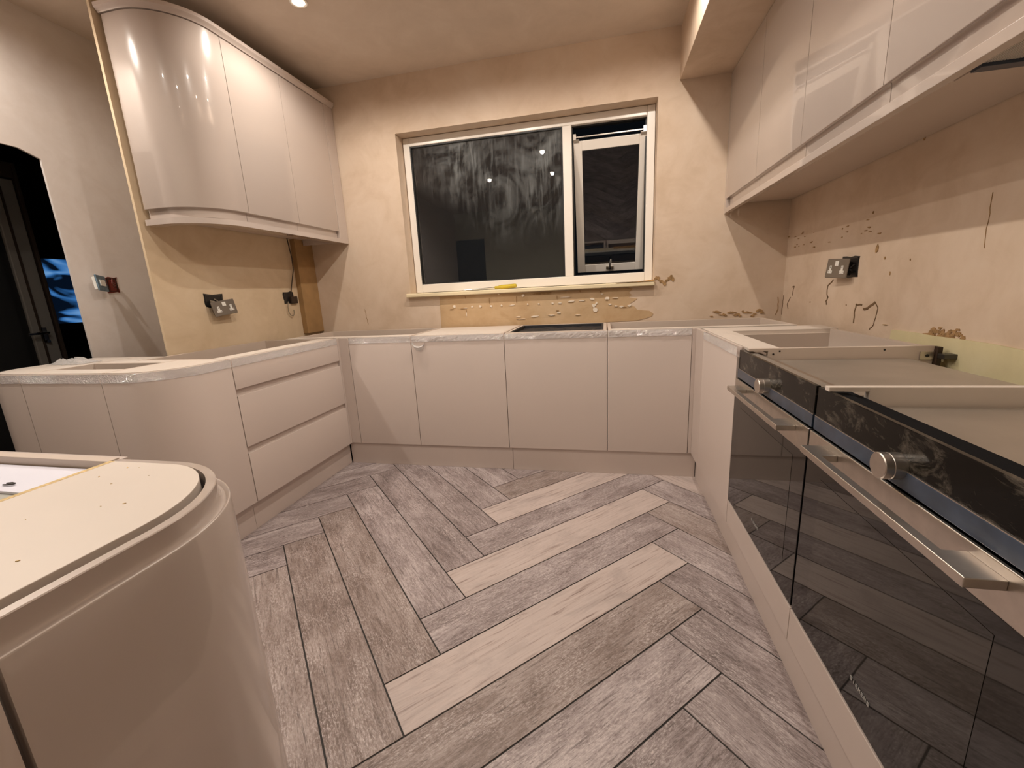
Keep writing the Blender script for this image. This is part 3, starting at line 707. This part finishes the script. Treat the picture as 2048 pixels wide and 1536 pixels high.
for y0, y1, lb in ((-0.3435, 0.0515, 'wall cabinet with flat door next to the tall rounded door'), (0.0545, 0.4665, 'wall cabinet with flat door beside the window wall')):
    t = thing('wall_cabinet', lb, 'cabinet', (-1.5, (y0 + y1) / 2, ZU0), wg)
    front('door', t, prof_bot(ZU0 + 0.003, ZU1 - 0.004, 0.044), straight((-1.3002, y0), (-1.3002, y1), (1, 0)), M['cashmere_gloss'])
    b = MB(); b.box(-1.655, -1.3305, y0, y0 + T, ZU0 + 0.012, ZU1); b.box(-1.655, -1.3305, y1 - T, y1, ZU0 + 0.012, ZU1); b.box(-1.655, -1.637, y0 + T, y1 - T, ZU0 + 0.012, ZU1)
    b.box(-1.637, -1.3305, y0 + T, y1 - T, ZU0 + 0.012, ZU0 + 0.03); b.box(-1.637, -1.3305, y0 + T, y1 - T, ZU1 - T, ZU1)
    b.build('carcass', M['carcass'], t)
b = MB(); b.box(-1.617, -1.299, 0.470, 0.488, 1.517, 2.428); b.box(-1.318, -1.299, 0.488, 0.570, 1.517, 2.428); b.box(-1.617, -1.318, 0.488, 0.57, ZU0 + 0.012, ZU0 + 0.03)
tag(b.build('end_panel', M['cashmere_gloss'], bevel=0.001), 'end panel closing the left wall cabinets against the window wall', 'panel')
# light pelmet and cornice follow the rounded corner
pp = arc_path((-1.299, 0.468), (-1.5502, -0.385), 0.255, 0, -90, (-1.645, -0.640), 24)
pp[0][0] = (-1.2952, 0.468)
tag(MB().sweep([(0, 1.517), (0, 1.5445), (0.0335, 1.5445), (0.0335, 1.5575), (0.060, 1.5575), (0.060, 1.517)], *pp).build('pelmet', M['cashmere_gloss'], smooth=True), 'pelmet rail curving along the bottom of the left wall cabinets', 'pelmet')  # inner upstand is added to keep light from leaking above the rail
pp = arc_path((-1.2802, 0.570), (-1.5502, -0.385), 0.270, 0, -90, (-1.650, -0.655), 24)
tag(MB().sweep([(0, 2.447), (0.0, 2.463), (0.006, 2.466), (0.07, 2.466), (0.07, 2.4285), (0.016, 2.4285), (0.014, 2.434), (0.006, 2.440)], *pp).build('cornice', M['cashmere_satin'], smooth=True), 'cornice curving along the top of the left wall cabinets', 'cornice')

# ------------------------------------------------------------------ wall units, right
XD = 1.3106; ZR0, ZR1 = 1.543, 2.284
seams = [0.540, 0.015, -0.483, -0.978, -1.575, -2.07]
labs = ['right wall cabinet farthest along, against the window wall', 'right wall cabinet second from the window wall', 'right wall cabinet third from the window wall', 'right wall cabinet above the extractor hood', 'right wall cabinet out past the extractor hood, closest to the viewer']
for i in range(4):
    y1, y0 = seams[i], seams[i + 1]
    t = thing('wall_cabinet', labs[i], 'cabinet', (1.5, (y0 + y1) / 2, ZR0), 'wall cabinets on the right')
    front('door', t, prof_bot(ZR0, ZR1, 0.052), straight((XD, y1 - 0.0015), (XD, y0 + 0.0015), (-1, 0)), M['cashmere_gloss'])
    b = MB(); b.box(XD + 0.0305, 1.678, y0, y0 + T, 1.562, ZR1); b.box(XD + 0.0305, 1.678, y1 - T, y1, 1.562, ZR1); b.box(1.66, 1.678, y0 + T, y1 - T, 1.562, ZR1); b.box(XD + 0.0305, 1.66, y0 + T, y1 - T, ZR1 - T, ZR1)
    if i < 3: b.box(XD + 0.0305, 1.66, y0 + T, y1 - T, 1.562, 1.580)
    else:
        b.box(XD + 0.0305, 1.66, y1 - 0.075, y1 - T, 1.562, 1.580); b.box(XD + 0.0305, 1.418, y0 + T, y1 - 0.075, 1.562, 1.580)
    b.build('carcass', M['carcass'], t)
tag(MB().box(XD + 0.001, XD + 0.020, 0.5415, 0.5745, 1.512, ZR1).build('filler_strip', M['cashmere_gloss'], bevel=0.001), 'narrow filler strip between right wall cabinets and the window wall', 'panel')
tag(MB().prism([(XD - 0.004, 1.512), (XD + 0.022, 1.512), (XD + 0.024, 1.532), (XD + 0.044, 1.5575), (XD + 0.044, 1.5612), (XD + 0.0304, 1.5612), (XD + 0.0304, 1.5385), (XD - 0.004, 1.5385)], -2.1, 0.541, 'y').build('pelmet', M['cashmere_gloss'], bevel=0.001), 'long straight pelmet rail under the right wall cabinets', 'pelmet')  # sloped upstand at the back is added to block light leaking over the pelmet
# extractor hood
t = thing('extractor_hood', 'built-in extractor hood under the right wall cabinets, ribbed filter and blue film', 'extractor hood', (1.53, -1.3, 1.56))
MB().box(1.4195, 1.655, -1.55, -1.055, 1.583, 1.70).build('housing', M['steel'], t, 0.002)
b = MB(); b.box(1.42, 1.655, -1.105, -1.058, 1.556, 1.5825); b.build('rear_lip', M['carcass'], t, 0.001)
b = MB(); b.box(1.42, 1.655, -1.138, -1.107, 1.553, 1.5825); b.build('filmed_edge', M['blue_film'], t, 0.001)
rb = MB()
for k in range(38):
    xx = 1.424 + 0.228 * k / 37
    rb.box(xx - 0.0019, xx + 0.0019, -1.53, -1.139, 1.560, 1.567)
rb.box(1.422, 1.654, -1.53, -1.139, 1.567, 1.5825)
ro = rb.build('ribbed_filter', M['filter_alu'], t); ro['kind'] = 'stuff'

# ------------------------------------------------------------------ window
w = struct_empty('window_1', (0.03, 0.70, 1.13))
FZ0, FZ1 = 1.13, 2.214; FA, FB = -0.834, 0.902; Y0, Y1 = 0.675, 0.745
b = MB(); b.box(FA, -0.785, Y0, Y1, FZ0, FZ1); b.box(0.852, FB, Y0, Y1, FZ0, FZ1); b.box(-0.785, 0.852, Y0, Y1, FZ0, 1.192); b.box(-0.785, 0.852, Y0, Y1, 2.158, FZ1)
b.build('frame', M['upvc'], w, 0.004)
box('mullion', M['upvc'], w, 0.312, 0.372, Y0, Y1, 1.192, 2.158, 0.004)
b = MB(); b.box(-0.785, -0.776, Y0 + .004, Y0 + .04, 1.192, 2.158); b.box(0.303, 0.312, Y0 + .004, Y0 + .04, 1.192, 2.158); b.box(-0.776, 0.303, Y0 + .004, Y0 + .04, 1.192, 1.201); b.box(-0.776, 0.303, Y0 + .004, Y0 + .04, 2.149, 2.158)
b.build('gasket', M['gasket'], w)
MB().box(-0.776, 0.303, Y0 + 0.012, Y0 + 0.018, 1.201, 2.149).build('pane', M['window_glass'], w)
b = MB(); b.box(0.372, 0.379, Y0 + .03, Y1, 1.192, 2.158); b.box(0.845, 0.852, Y0 + .03, Y1, 1.192, 2.158); b.box(0.379, 0.845, Y0 + .03, Y1, 1.192, 1.198); b.box(0.379, 0.845, Y0 + .03, Y1, 2.150, 2.158)
b.build('gasket', M['gasket'], w)
# tilted top-hung sash, opened outwards at the bottom
ang = math.radians(19.0)
SX0, SX1, SL = 0.382, 0.866, 0.890
def tilt(v):
    x, d, s = v      # across, depth through the sash, distance down from the top edge
    return (x, 0.700 + d * math.cos(ang) + s * math.sin(ang), 2.063 - s * math.cos(ang) + d * math.sin(ang))
def tbox(b, x0, x1, d0, d1, s0, s1):
    return b.add([tilt(v) for v in [(x0,d0,s0),(x1,d0,s0),(x1,d1,s0),(x0,d1,s0),(x0,d0,s1),(x1,d0,s1),(x1,d1,s1),(x0,d1,s1)]],
                 [(0,3,2,1),(4,5,6,7),(0,1,5,4),(1,2,6,5),(2,3,7,6),(3,0,4,7)])
b = MB(); tbox(b, SX0, SX0 + 0.056, 0, 0.06, 0, SL); tbox(b, SX1 - 0.056, SX1, 0, 0.06, 0, SL); tbox(b, SX0 + 0.056, SX1 - 0.056, 0, 0.06, 0, 0.058); tbox(b, SX0 + 0.056, SX1 - 0.056, 0, 0.06, SL - 0.058, SL)
sash = b.build('sash', M['upvc'], w, 0.003)
b = MB(); tbox(b, SX0 + 0.056, SX1 - 0.056, 0.006, 0.012, 0.058, SL - 0.058); b.build('sash_pane', M['sash_glass'], sash)
b = MB(); tbox(b, 0.596, 0.652, -0.012, 0, SL - 0.040, SL - 0.020); tbox(b, 0.614, 0.634, -0.028, -0.012, SL - 0.044, SL - 0.016); b.build('handle_base', M['chrome'], sash, 0.003)
b = MB(); b.tube([tilt((0.624, -0.026, SL - 0.030)), tilt((0.623, -0.040, SL - 0.042)), tilt((0.626, -0.046, SL - 0.075)), tilt((0.631, -0.046, SL - 0.105))], [0.008, 0.009, 0.008, 0.0065], 10); b.build('sash_handle', M['chrome'], sash, smooth=True)
b = MB(); b.box(0.384, 0.850, 0.712, 0.720, 2.088, 2.096); b.box(0.381, 0.40, 0.700, 0.735, 2.070, 2.11); b.box(0.832, 0.851, 0.700, 0.735, 2.070, 2.11)
tbox(b, 0.384, 0.42, -0.006, 0.03, -0.012, 0.006); tbox(b, 0.815, 0.851, -0.006, 0.03, -0.012, 0.006); b.build('stay', M['steel'], w, 0.001)
# sill board
sl = MB(); sl.prism([(0.540, 1.099), (0.536, 1.103), (0.536, 1.122), (0.541, 1.127), (0.674, 1.127), (0.674, 1.099)], -0.858, 0.905, 'x')
tag(sl.build('window_sill', M['sill_paint'], bevel=0.001), 'cream painted sill board under the window, broken at its right end', 'sill')
sw = MB(); sw.prism([(0.66, 1.1275), (0.78, 1.1285), (0.896, 1.139), (0.903, 1.128)], 0.533, 0.56, 'y')
tag(sw.build('wood_splinter', M['split_timber']), 'orange split wood at the right end of the window sill', 'wood')
# screwdriver
t = thing('screwdriver', 'screwdriver with yellow handle lying on the window sill', 'screwdriver', (-0.1, 0.60, 1.14))
d0 = Vector((-0.44, 0.62, 1.134)); d1 = Vector((-0.19, 0.595, 1.140)); d2 = Vector((-0.025, 0.578, 1.146)); dd = (d2 - d1).normalized()
MB().tube([d0, d0.lerp(d1, 0.08), d0.lerp(d1, 0.9), d1], [0.0022, 0.0038, 0.0038, 0.0038], 10).build('shaft', M['chrome'], t, smooth=True)
MB().tube([d1, d1 + dd * 0.004, d1 + dd * 0.025, d1 + dd * 0.035, d1 + dd * 0.05, d2 - dd * 0.012, d2 - dd * 0.003, d2], [0.008, 0.010, 0.0095, 0.0125, 0.0145, 0.0145, 0.012, 0.006], 8).build('handle', M['yellow_plastic'], t)

# ------------------------------------------------------------------ marks on the walls
rr = random.Random(21)
def ragged(xs, top, bot, seed, amp=0.006):
    q = random.Random(seed); up = [(x, top + q.uniform(-amp, amp)) for x in xs]; dn = [(x, bot + q.uniform(-amp, amp)) for x in reversed(xs)]
    return up + dn
ad = []
for i in range(26):
    ad.append((-0.612 + 1.35 * i / 25, 1.0945))
right = [(0.770, 1.085), (0.745, 1.060), (0.765, 1.045), (0.742, 1.030), (0.80, 1.018), (0.775, 1.0), (0.745, 0.985), (0.785, 0.965), (0.80, 0.945), (0.88, 0.935), (0.905, 0.915), (0.895, 0.897), (0.86, 0.885), (0.80, 0.872)]
poly = ad + right + [(-0.615, 0.84)]
MB().prism(poly, YW - 0.0025, YW + 0.001, 'y').build('adhesive_patch', M['adhesive'], wall_back)
def mark(b, x, z, w_, h_, q, plane):
    n = 7; pts = []
    for k in range(n):
        a = 2 * math.pi * k / n; f = q.uniform(0.45, 1.0)
        pts.append((x + w_ * f * math.cos(a), z + h_ * f * math.sin(a)))
    e = plane[2] + q.uniform(0, 0.0018)      # every scar stands out a little differently
    if plane[0] == 'y': b.prism(pts, plane[1] - e, plane[1] + 0.001, 'y')
    else: b.prism(pts, plane[1] - e, plane[1] + plane[3], 'x')
lb = MB(); dk = MB(); P = ('y', YW - 0.0025, 0.004)
for x, z, w_, h_ in ((-0.50, 1.02, .018, .012), (-0.415, 1.005, .02, .006), (-0.36, 1.012, .012, .009), (-0.30, 1.012, .016, .01), (-0.22, 1.01, .014, .012), (-0.14, 1.012, .008, .008), (-0.06, 1.012, .03, .004), (0.05, 1.012, .008, .008), (0.13, 1.012, .008, .008), (0.23, 1.012, .012, .01), (0.28, 1.012, .02, .005), (0.36, 1.02, .03, .006), (0.43, 1.022, .025, .006), (0.50, 1.03, .028, .010), (0.515, 0.985, .018, .018), (0.52, 0.955, .02, .02), (0.53, 1.0, .012, .012), (0.60, 1.03, .022, .012), (0.62, 0.99, .02, .008), (0.66, 0.975, .018, .008), (0.70, 0.97, .02, .008), (0.75, 0.975, .02, .01), (0.27, 0.945, .02, .008), (0.22, 0.93, .03, .006), (0.10, 0.925, .05, .006), (-0.02, 0.925, .03, .006), (0.40, 0.925, .03, .005), (0.31, 1.05, .05, .004), (0.66, 1.03, .03, .004), (0.02, 1.075, .015, .012), (-0.16, 1.09, .01, .006), (0.57, 1.06, .012, .006), (-0.41, 0.965, .004, .03), (0.0, 0.91, .05, .004)):
    mark(lb, x, z, w_, h_, rr, P)
for x, z, w_, h_ in ((-0.44, 1.0, .02, .003), (-0.52, 1.0, .02, .003), (-0.23, 1.045, .004, .030), (-0.03, 1.05, .003, .030), (-0.41, 0.985, .003, .016), (0.36, 1.015, .03, .003), (0.26, 1.05, .003, .02), (0.26, 0.96, .02, .003), (0.52, 0.97, .014, .004), (0.60, 1.02, .012, .004), (0.72, 0.965, .02, .003), (-0.41, 1.08, .002, .012), (0.16, 1.082, .09, .008), (0.42, 1.085, .005, .01), (0.56, 1.075, .012, .005)):
    mark(dk, x, z, w_, h_, rr, P)
o = lb.build('adhesive_ridges', M['adhesive_light'], wall_back); o['kind'] = 'stuff'
o = dk.build('scar_marks', M['stain'], wall_back); o['kind'] = 'stuff'
# ragged hole at the right end of the sill, stains above the right corner
sc = MB(); P2 = ('y', YW, 0.003)
for k in range(26):
    f = k / 25; x = 0.905 + 0.12 * f; mark(sc, x, 1.128 + 0.022 * math.sin(f * 9) * 0.6 + rr.uniform(-.010, .012), rr.uniform(.008, .016), rr.uniform(.006, .014), rr, P2)
for k in range(22):
    x = 1.27 + 0.30 * k / 21; mark(sc, x, 0.892 + rr.uniform(-0.008, 0.018) + 0.008 * math.sin(k), rr.uniform(.01, .024), rr.uniform(.004, .012), rr, P2)
o = sc.build('broken_plaster', M['stain'], wall_back); o['kind'] = 'stuff'
def crack(b, pts, w_, plane):
    """thin ribbon of dark crack along pts in the wall plane"""
    q = random.Random(len(pts)); fine = []
    for i in range(len(pts) - 1):
        for k in range(4):
            f = k / 4; fine.append((pts[i][0] + (pts[i + 1][0] - pts[i][0]) * f + q.uniform(-.0025, .0025), pts[i][1] + (pts[i + 1][1] - pts[i][1]) * f + q.uniform(-.0025, .0025)))
    fine.append(pts[-1])
    for i in range(len(fine) - 1):
        (a, c), (e, g) = fine[i], fine[i + 1]; L = math.hypot(e - a, g - c) or 1; nx, nz = -(g - c) / L * w_, (e - a) / L * w_
        poly = [(a + nx, c + nz), (e + nx, g + nz), (e - nx, g - nz), (a - nx, c - nz)]
        if plane[0] == 'y': b.prism(poly, plane[1] - 0.0015, plane[1] + 0.001, 'y')
        else: b.prism(poly, plane[1] - plane[2], plane[1] + plane[3], 'x')
cb = MB(); PY = ('y', YW)
crack(cb, [(-1.235, 1.03), (-1.232, 0.99), (-1.228, 0.95), (-1.222, 0.91)], 0.0015, PY)
crack(cb, [(1.655, 0.99), (1.66, 0.93), (1.648, 0.88)], 0.002, PY)
cb.build('crack', M['stain'], wall_back)
# right wall
PX = ('x', XR, 0.0015, 0.001); cb = MB()
crack(cb, [(-0.02, 1.085), (0.03, 1.055), (0.03, 1.02), (0.015, 1.0), (0.03, 0.98), (0.02, 0.965)], 0.0035, PX)
crack(cb, [(-0.235, 0.895), (-0.235, 0.95), (-0.24, 0.975), (-0.285, 0.975)], 0.0035, PX)
crack(cb, [(-0.295, 0.958), (-0.325, 0.962), (-0.375, 0.99)], 0.005, PX)
crack(cb, [(-0.375, 0.99), (-0.40, 0.965), (-0.39, 0.93), (-0.385, 0.90), (-0.36, 0.875)], 0.002, PX)
crack(cb, [(0.45, 1.05), (0.42, 1.055), (0.44, 1.0)], 0.0025, PX); crack(cb, [(0.46, 0.99), (0.50, 0.95), (0.48, 0.92)], 0.0025, PX)
crack(cb, [(0.565, 1.0), (0.568, 0.93), (0.57, 0.88)], 0.003, PX)
cb.build('crack', M['crack'], wall_right)
hl = MB(); crack(hl, [(-0.855, 1.32), (-0.858, 1.24), (-0.862, 1.165)], 0.0006, PX); hl.build('crack', M['stain'], wall_right)
mk = MB(); PM = ('x', XR, 0.0015, 0.001)
for k in range(26):
    y = 0.56 - rr.uniform(0, 0.95); z = rr.choice([1.33, 1.29, 1.35, 1.27]) + rr.uniform(-.012, .012)
    mark(mk, y, z, rr.uniform(.006, .02), rr.uniform(.002, .005), rr, PM)
for y, z, w_, h_ in ((-0.34, 1.205, .014, .022), (-0.40, 1.165, .006, .006), (-0.445, 1.105, .005, .009), (-0.16, 0.97, .004, .004), (0.2, 0.97, .006, .005), (-0.55, 1.15, .004, .005), (-0.28, 1.355, .006, .008), (-0.53, 1.56, .006, .008), (-0.62, 0.885, .05, .006), (-0.7, 0.893, .05, .008), (-0.53, 0.885, .03, .006), (-0.46, 0.905, .02, .003)):
    mark(mk, y, z, w_, h_, rr, PM)
for k in range(90):
    f = rr.random(); y = -0.70 - 0.15 * f; top = 0.893 + 0.030 * abs(math.sin(f * math.pi * 2)) ** 0.7
    mark(mk, y, rr.uniform(0.890, top), rr.uniform(.006, .012), rr.uniform(.004, .009), rr, PM)
o = mk.build('scar_marks', M['stain'], wall_right); o['kind'] = 'stuff'
# ungrouted lower strip of old yellow paint on the right wall
pr = ragged([-0.508 - 0.11 * i for i in range(16)], 0.892, 0.50, 3, 0.004)
MB().prism(pr, XR - 0.006, XR + 0.001, 'x').build('old_paint_strip', M['old_paint'], wall_right)

# ------------------------------------------------------------------ sockets
def insert_poly(cx, cz, s=1.0):
    a, b2, h, k = 0.0065 * s, 0.0145 * s, 0.033 * s, 0.013 * s
    return [(cx - a, cz + h * .62), (cx + a, cz + h * .62), (cx + a, cz - h * .05), (cx + b2, cz - h * .05), (cx + b2, cz - h * .05 - k), (cx - b2, cz - h * .05 - k), (cx - b2, cz - h * .05), (cx - a, cz - h * .05)]
def double_socket(name, label, loc, rot):
    t = thing(name, label, 'socket', loc, 'loose double sockets', rot)
    MB().box(-0.073, 0.073, -0.004, 0.004, -0.043, 0.043).build('faceplate', M['socket_steel'], t, 0.004, local=True, seg=3)
    MB().box(-0.060, 0.060, 0.004, 0.024, -0.030, 0.030).build('socket_body', M['black_plastic'], t, 0.002, local=True)
    for cx in (-0.040, 0.040):
        ins_ = MB().prism(insert_poly(cx, -0.008), -0.0052, -0.0035, 'y').build('socket_insert', M['white_plastic'], t, local=True)
        h = MB(); h.box(cx - 0.002, cx + 0.002, -0.0056, -0.005, 0.001, 0.008); h.box(cx - 0.0115, cx - 0.006, -0.0056, -0.005, -0.018, -0.0145); h.box(cx + 0.006, cx + 0.0115, -0.0056, -0.005, -0.018, -0.0145)
        h.build('pin_holes', M['black_plastic'], ins_, local=True)
    r = MB(); r.box(-0.011, 0.001, -0.007, -0.0035, 0.010, 0.033); r.box(-0.001 + 0.002, 0.012, -0.007, -0.0035, 0.010, 0.033)
    r.build('rocker_switch', M['white_plastic'], t, 0.001, local=True)
    return t
def back_box(name, label, x, sgn, y0, y1, z0, z1, mat='black_plastic', rag=0.004, seed=1, d=0.004):
    """shallow recessed metal box: a rim and a dark bottom standing just off the plaster"""
    q = random.Random(seed); t = thing(name, label, 'back box', (x, (y0 + y1) / 2, (z0 + z1) / 2))
    pts = []
    for (a, b2), (c, e) in (((y0, z0), (y1, z0)), ((y1, z0), (y1, z1)), ((y1, z1), (y0, z1)), ((y0, z1), (y0, z0))):
        for k in range(4): pts.append((a + (c - a) * k / 4 + q.uniform(-rag, rag), b2 + (e - b2) * k / 4 + q.uniform(-rag, rag)))
    MB().prism(pts, x, x + sgn * 0.002, 'x').build('box_bottom', M[mat], t)
    b = MB(); w_ = 0.004
    b.box(x + sgn * .002, x + sgn * d, y0 + .006, y1 - .006, z1 - .010, z1 - .006); b.box(x + sgn * .002, x + sgn * d, y0 + .006, y0 + .010, z0 + .006, z1 - .006); b.box(x + sgn * .002, x + sgn * d, y1 - .010, y1 - .006, z0 + .006, z1 - .006); b.box(x + sgn * .002, x + sgn * d, y0 + .006, y1 - .006, z0 + .006, z0 + .010)
    b.build('box_rim', M['dark_zinc'], t)
    return t
# left wall double socket hanging off its box (faces +x)
back_box('back_box', 'dark open back box behind the loose socket on the ochre wall', XN, 1, -0.392, -0.27, 1.105, 1.180, seed=2)
double_socket('double_socket', 'loose grey double socket hanging from the ochre wall on the left', (XN + 0.045, -0.312, 1.098), (math.radians(-6), math.radians(-7), math.radians(84)))
wb_ = MB(); wb_.tube([(XN + 0.004, -0.36, 1.14), (XN + 0.02, -0.35, 1.135), (XN + 0.03, -0.335, 1.125), (XN + 0.025, -0.31, 1.11)], 0.004); wb_.tube([(XN + 0.004, -0.33, 1.15), (XN + 0.018, -0.325, 1.14), (XN + 0.025, -0.31, 1.115)], 0.003)
tag(wb_.build('socket_wires', M['wire_grey'], smooth=True), 'wires joining the loose socket to its box on the ochre wall', 'wire')
# right wall double socket (faces -x)
back_box('back_box', 'dark open back box behind the loose socket on the right wall', XR, -1, -0.222, -0.085, 1.095, 1.188, seed=3)
double_socket('double_socket', 'loose grey double socket hanging from the right wall', (XR - 0.040, -0.128, 1.138), (math.radians(-4), math.radians(3), math.radians(-82)))
wb_ = MB(); wb_.tube([(XR - 0.004, -0.20, 1.15), (XR - 0.02, -0.205, 1.14), (XR - 0.022, -0.18, 1.125)], 0.004); wb_.tube([(XR - 0.004, -0.20, 1.12), (XR - 0.02, -0.21, 1.125), (XR - 0.022, -0.17, 1.14)], 0.0035)
tag(wb_.build('socket_wires', M['black_plastic'], smooth=True), 'wires joining the loose socket to its box on the right wall', 'wire')
# loose switch on the pink wall
back_box('back_box', 'small open box with red wires in the pink wall', XP, 1, -0.512, -0.452, 1.215, 1.300, 'wire_red', seed=4)
wb_ = MB()
for k in range(6):
    z = 1.235 + 0.01 * k; wb_.tube([(XP + 0.003, -0.468 - 0.004 * k, z), (XP + 0.016, -0.475, z + 0.012 * math.sin(k)), (XP + 0.028, -0.495, z + 0.004), (XP + 0.045, -0.512, 1.262)], 0.0026, 6)
tag(wb_.build('switch_wires', M['wire_red'], smooth=True), 'red wires running to the loose switch on the pink wall', 'wire')
t = thing('fused_switch', 'loose switch plate with blue film and white rocker on the pink wall', 'switch', (XP + 0.058, -0.572, 1.263), None, (math.radians(-6), math.radians(6), math.radians(120)))
MB().box(-0.043, 0.043, -0.004, 0.004, -0.043, 0.043).build('faceplate', M['switch_film'], t, 0.003, local=True)
MB().box(-0.034, 0.034, 0.004, 0.022, -0.034, 0.034).build('switch_body', M['white_plastic'], t, 0.003, local=True)
MB().box(-0.024, 0.024, -0.008, -0.003, -0.016, 0.018).build('rocker', M['white_plastic'], t, 0.002, local=True)
# box with hanging cable near the corner
back_box('back_box', 'black back box with hanging cable near the timber boxing', XN, 1, 0.232, 0.335, 1.098, 1.185, seed=5)
cb_ = MB(); cb_.tube([(XN + 0.03, 0.325, 1.562), (XN + 0.028, 0.335, 1.50), (XN + 0.024, 0.352, 1.42), (XN + 0.022, 0.350, 1.34), (XN + 0.020, 0.322, 1.26), (XN + 0.016, 0.305, 1.20), (XN + 0.012, 0.298, 1.16)], 0.0034)
tag(cb_.build('cable', M['cable_brown'], smooth=True), 'brown cable hanging from the left wall cabinet into the box', 'cable')
cb_ = MB(); cb_.tube([(XN + 0.010, 0.262, 1.115), (XN + 0.016, 0.245, 1.08), (XN + 0.016, 0.242, 1.045), (XN + 0.016, 0.258, 1.018), (XN + 0.016, 0.285, 1.012), (XN + 0.016, 0.300, 1.03), (XN + 0.016, 0.298, 1.055)], 0.0032)
tag(cb_.build('cable_end', M['wire_grey'], smooth=True), 'hooked loose cable end below the black back box', 'cable')
jt = MB(); jt.box(XN + 0.003, XN + 0.022, 0.285, 0.350, 1.100, 1.150)
tag(jt.build('terminal_block', M['cable_brown'], bevel=0.004), 'brown terminal block hanging in the black back box', 'connector')

# ------------------------------------------------------------------ ceiling spots, and the added rear one
for i, (x, y) in enumerate(LAMP_XY):
    lab = ['lit ceiling spot by the window, above the rounded wall cabinet', 'lit ceiling spot by the window, in the middle of the room', 'lit ceiling spot by the window, next to the boxed-in beam',
           'lit ceiling spot in the second row, middle of the room', 'lit ceiling spot in the second row, next to the boxed-in beam',
           'lit ceiling spot in the third row, towards the doorway', 'lit ceiling spot in the third row, middle of the room', 'lit ceiling spot closest to the pink wall and doorway', 'added lamp lighting the rear of the room, by the right wall'][i]
    t = thing('downlight', lab, 'light', (x, y, ZC), 'recessed ceiling spots')
    MB().lathe([(0.030, -0.001), (0.030, -0.004), (0.040, -0.006), (0.043, -0.004), (0.043, 0.0)], (x, y, ZC), 'z', 28).build('bezel', M['upvc'], t, smooth=True)
    MB().lathe([(0.0, -0.0055), (0.025, -0.0055), (0.027, -0.0045)], (x, y, ZC), 'z', 24).build('lens', M['lamp'], t)

# ------------------------------------------------------------------ hall: glazed door and lit screen
d = struct_empty('door_1', (-3.0, -0.6, 0))
b = MB(); b.box(-3.02, -2.98, -0.443, -0.326, 0.0, 1.93); b.box(-3.02, -2.98, -1.15, -1.04, 0.0, 1.93); b.box(-3.02, -2.98, -1.04, -0.443, 1.86, 1.93); b.box(-3.02, -2.98, -1.04, -0.443, 0, 0.2)
b.build('door_leaf', M['hall_door'], d, 0.006)
b = MB(); b.box(-2.98, -2.972, -0.405, -0.395, 0.05, 1.88); b.build('door_bead', M['hall_dark'], d)
MB().box(-3.006, -2.998, -1.04, -0.443, 0.2, 1.86).build('door_pane', M['gasket'], d)
b = MB(); b.box(-2.98, -2.972, -0.402, -0.372, 0.93, 1.03); b.build('handle_plate', M['steel'], d, 0.002)
b = MB(); b.tube([(-2.972, -0.386, 0.995), (-2.94, -0.386, 0.995), (-2.93, -0.40, 0.995), (-2.93, -0.49, 0.993)], 0.008); b.tube([(-2.97, -0.386, 0.94), (-2.955, -0.386, 0.94)], 0.010); b.build('door_handle', M['chrome'], d, smooth=True)
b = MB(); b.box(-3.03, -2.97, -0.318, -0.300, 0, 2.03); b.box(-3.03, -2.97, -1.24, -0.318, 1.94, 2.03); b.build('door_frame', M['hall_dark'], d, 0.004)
t = thing('television', 'television showing a blue picture in the dark room through the doorway', 'television', (-3.6, 0.1, 1.2))
MB().box(-3.66, -3.62, -0.02, 0.47, 0.985, 1.545).build('casing', M['black_plastic'], t, 0.004)
MB().box(-3.62, -3.618, -0.005, 0.455, 1.035, 1.53).build('screen', M['tv_screen'], t)
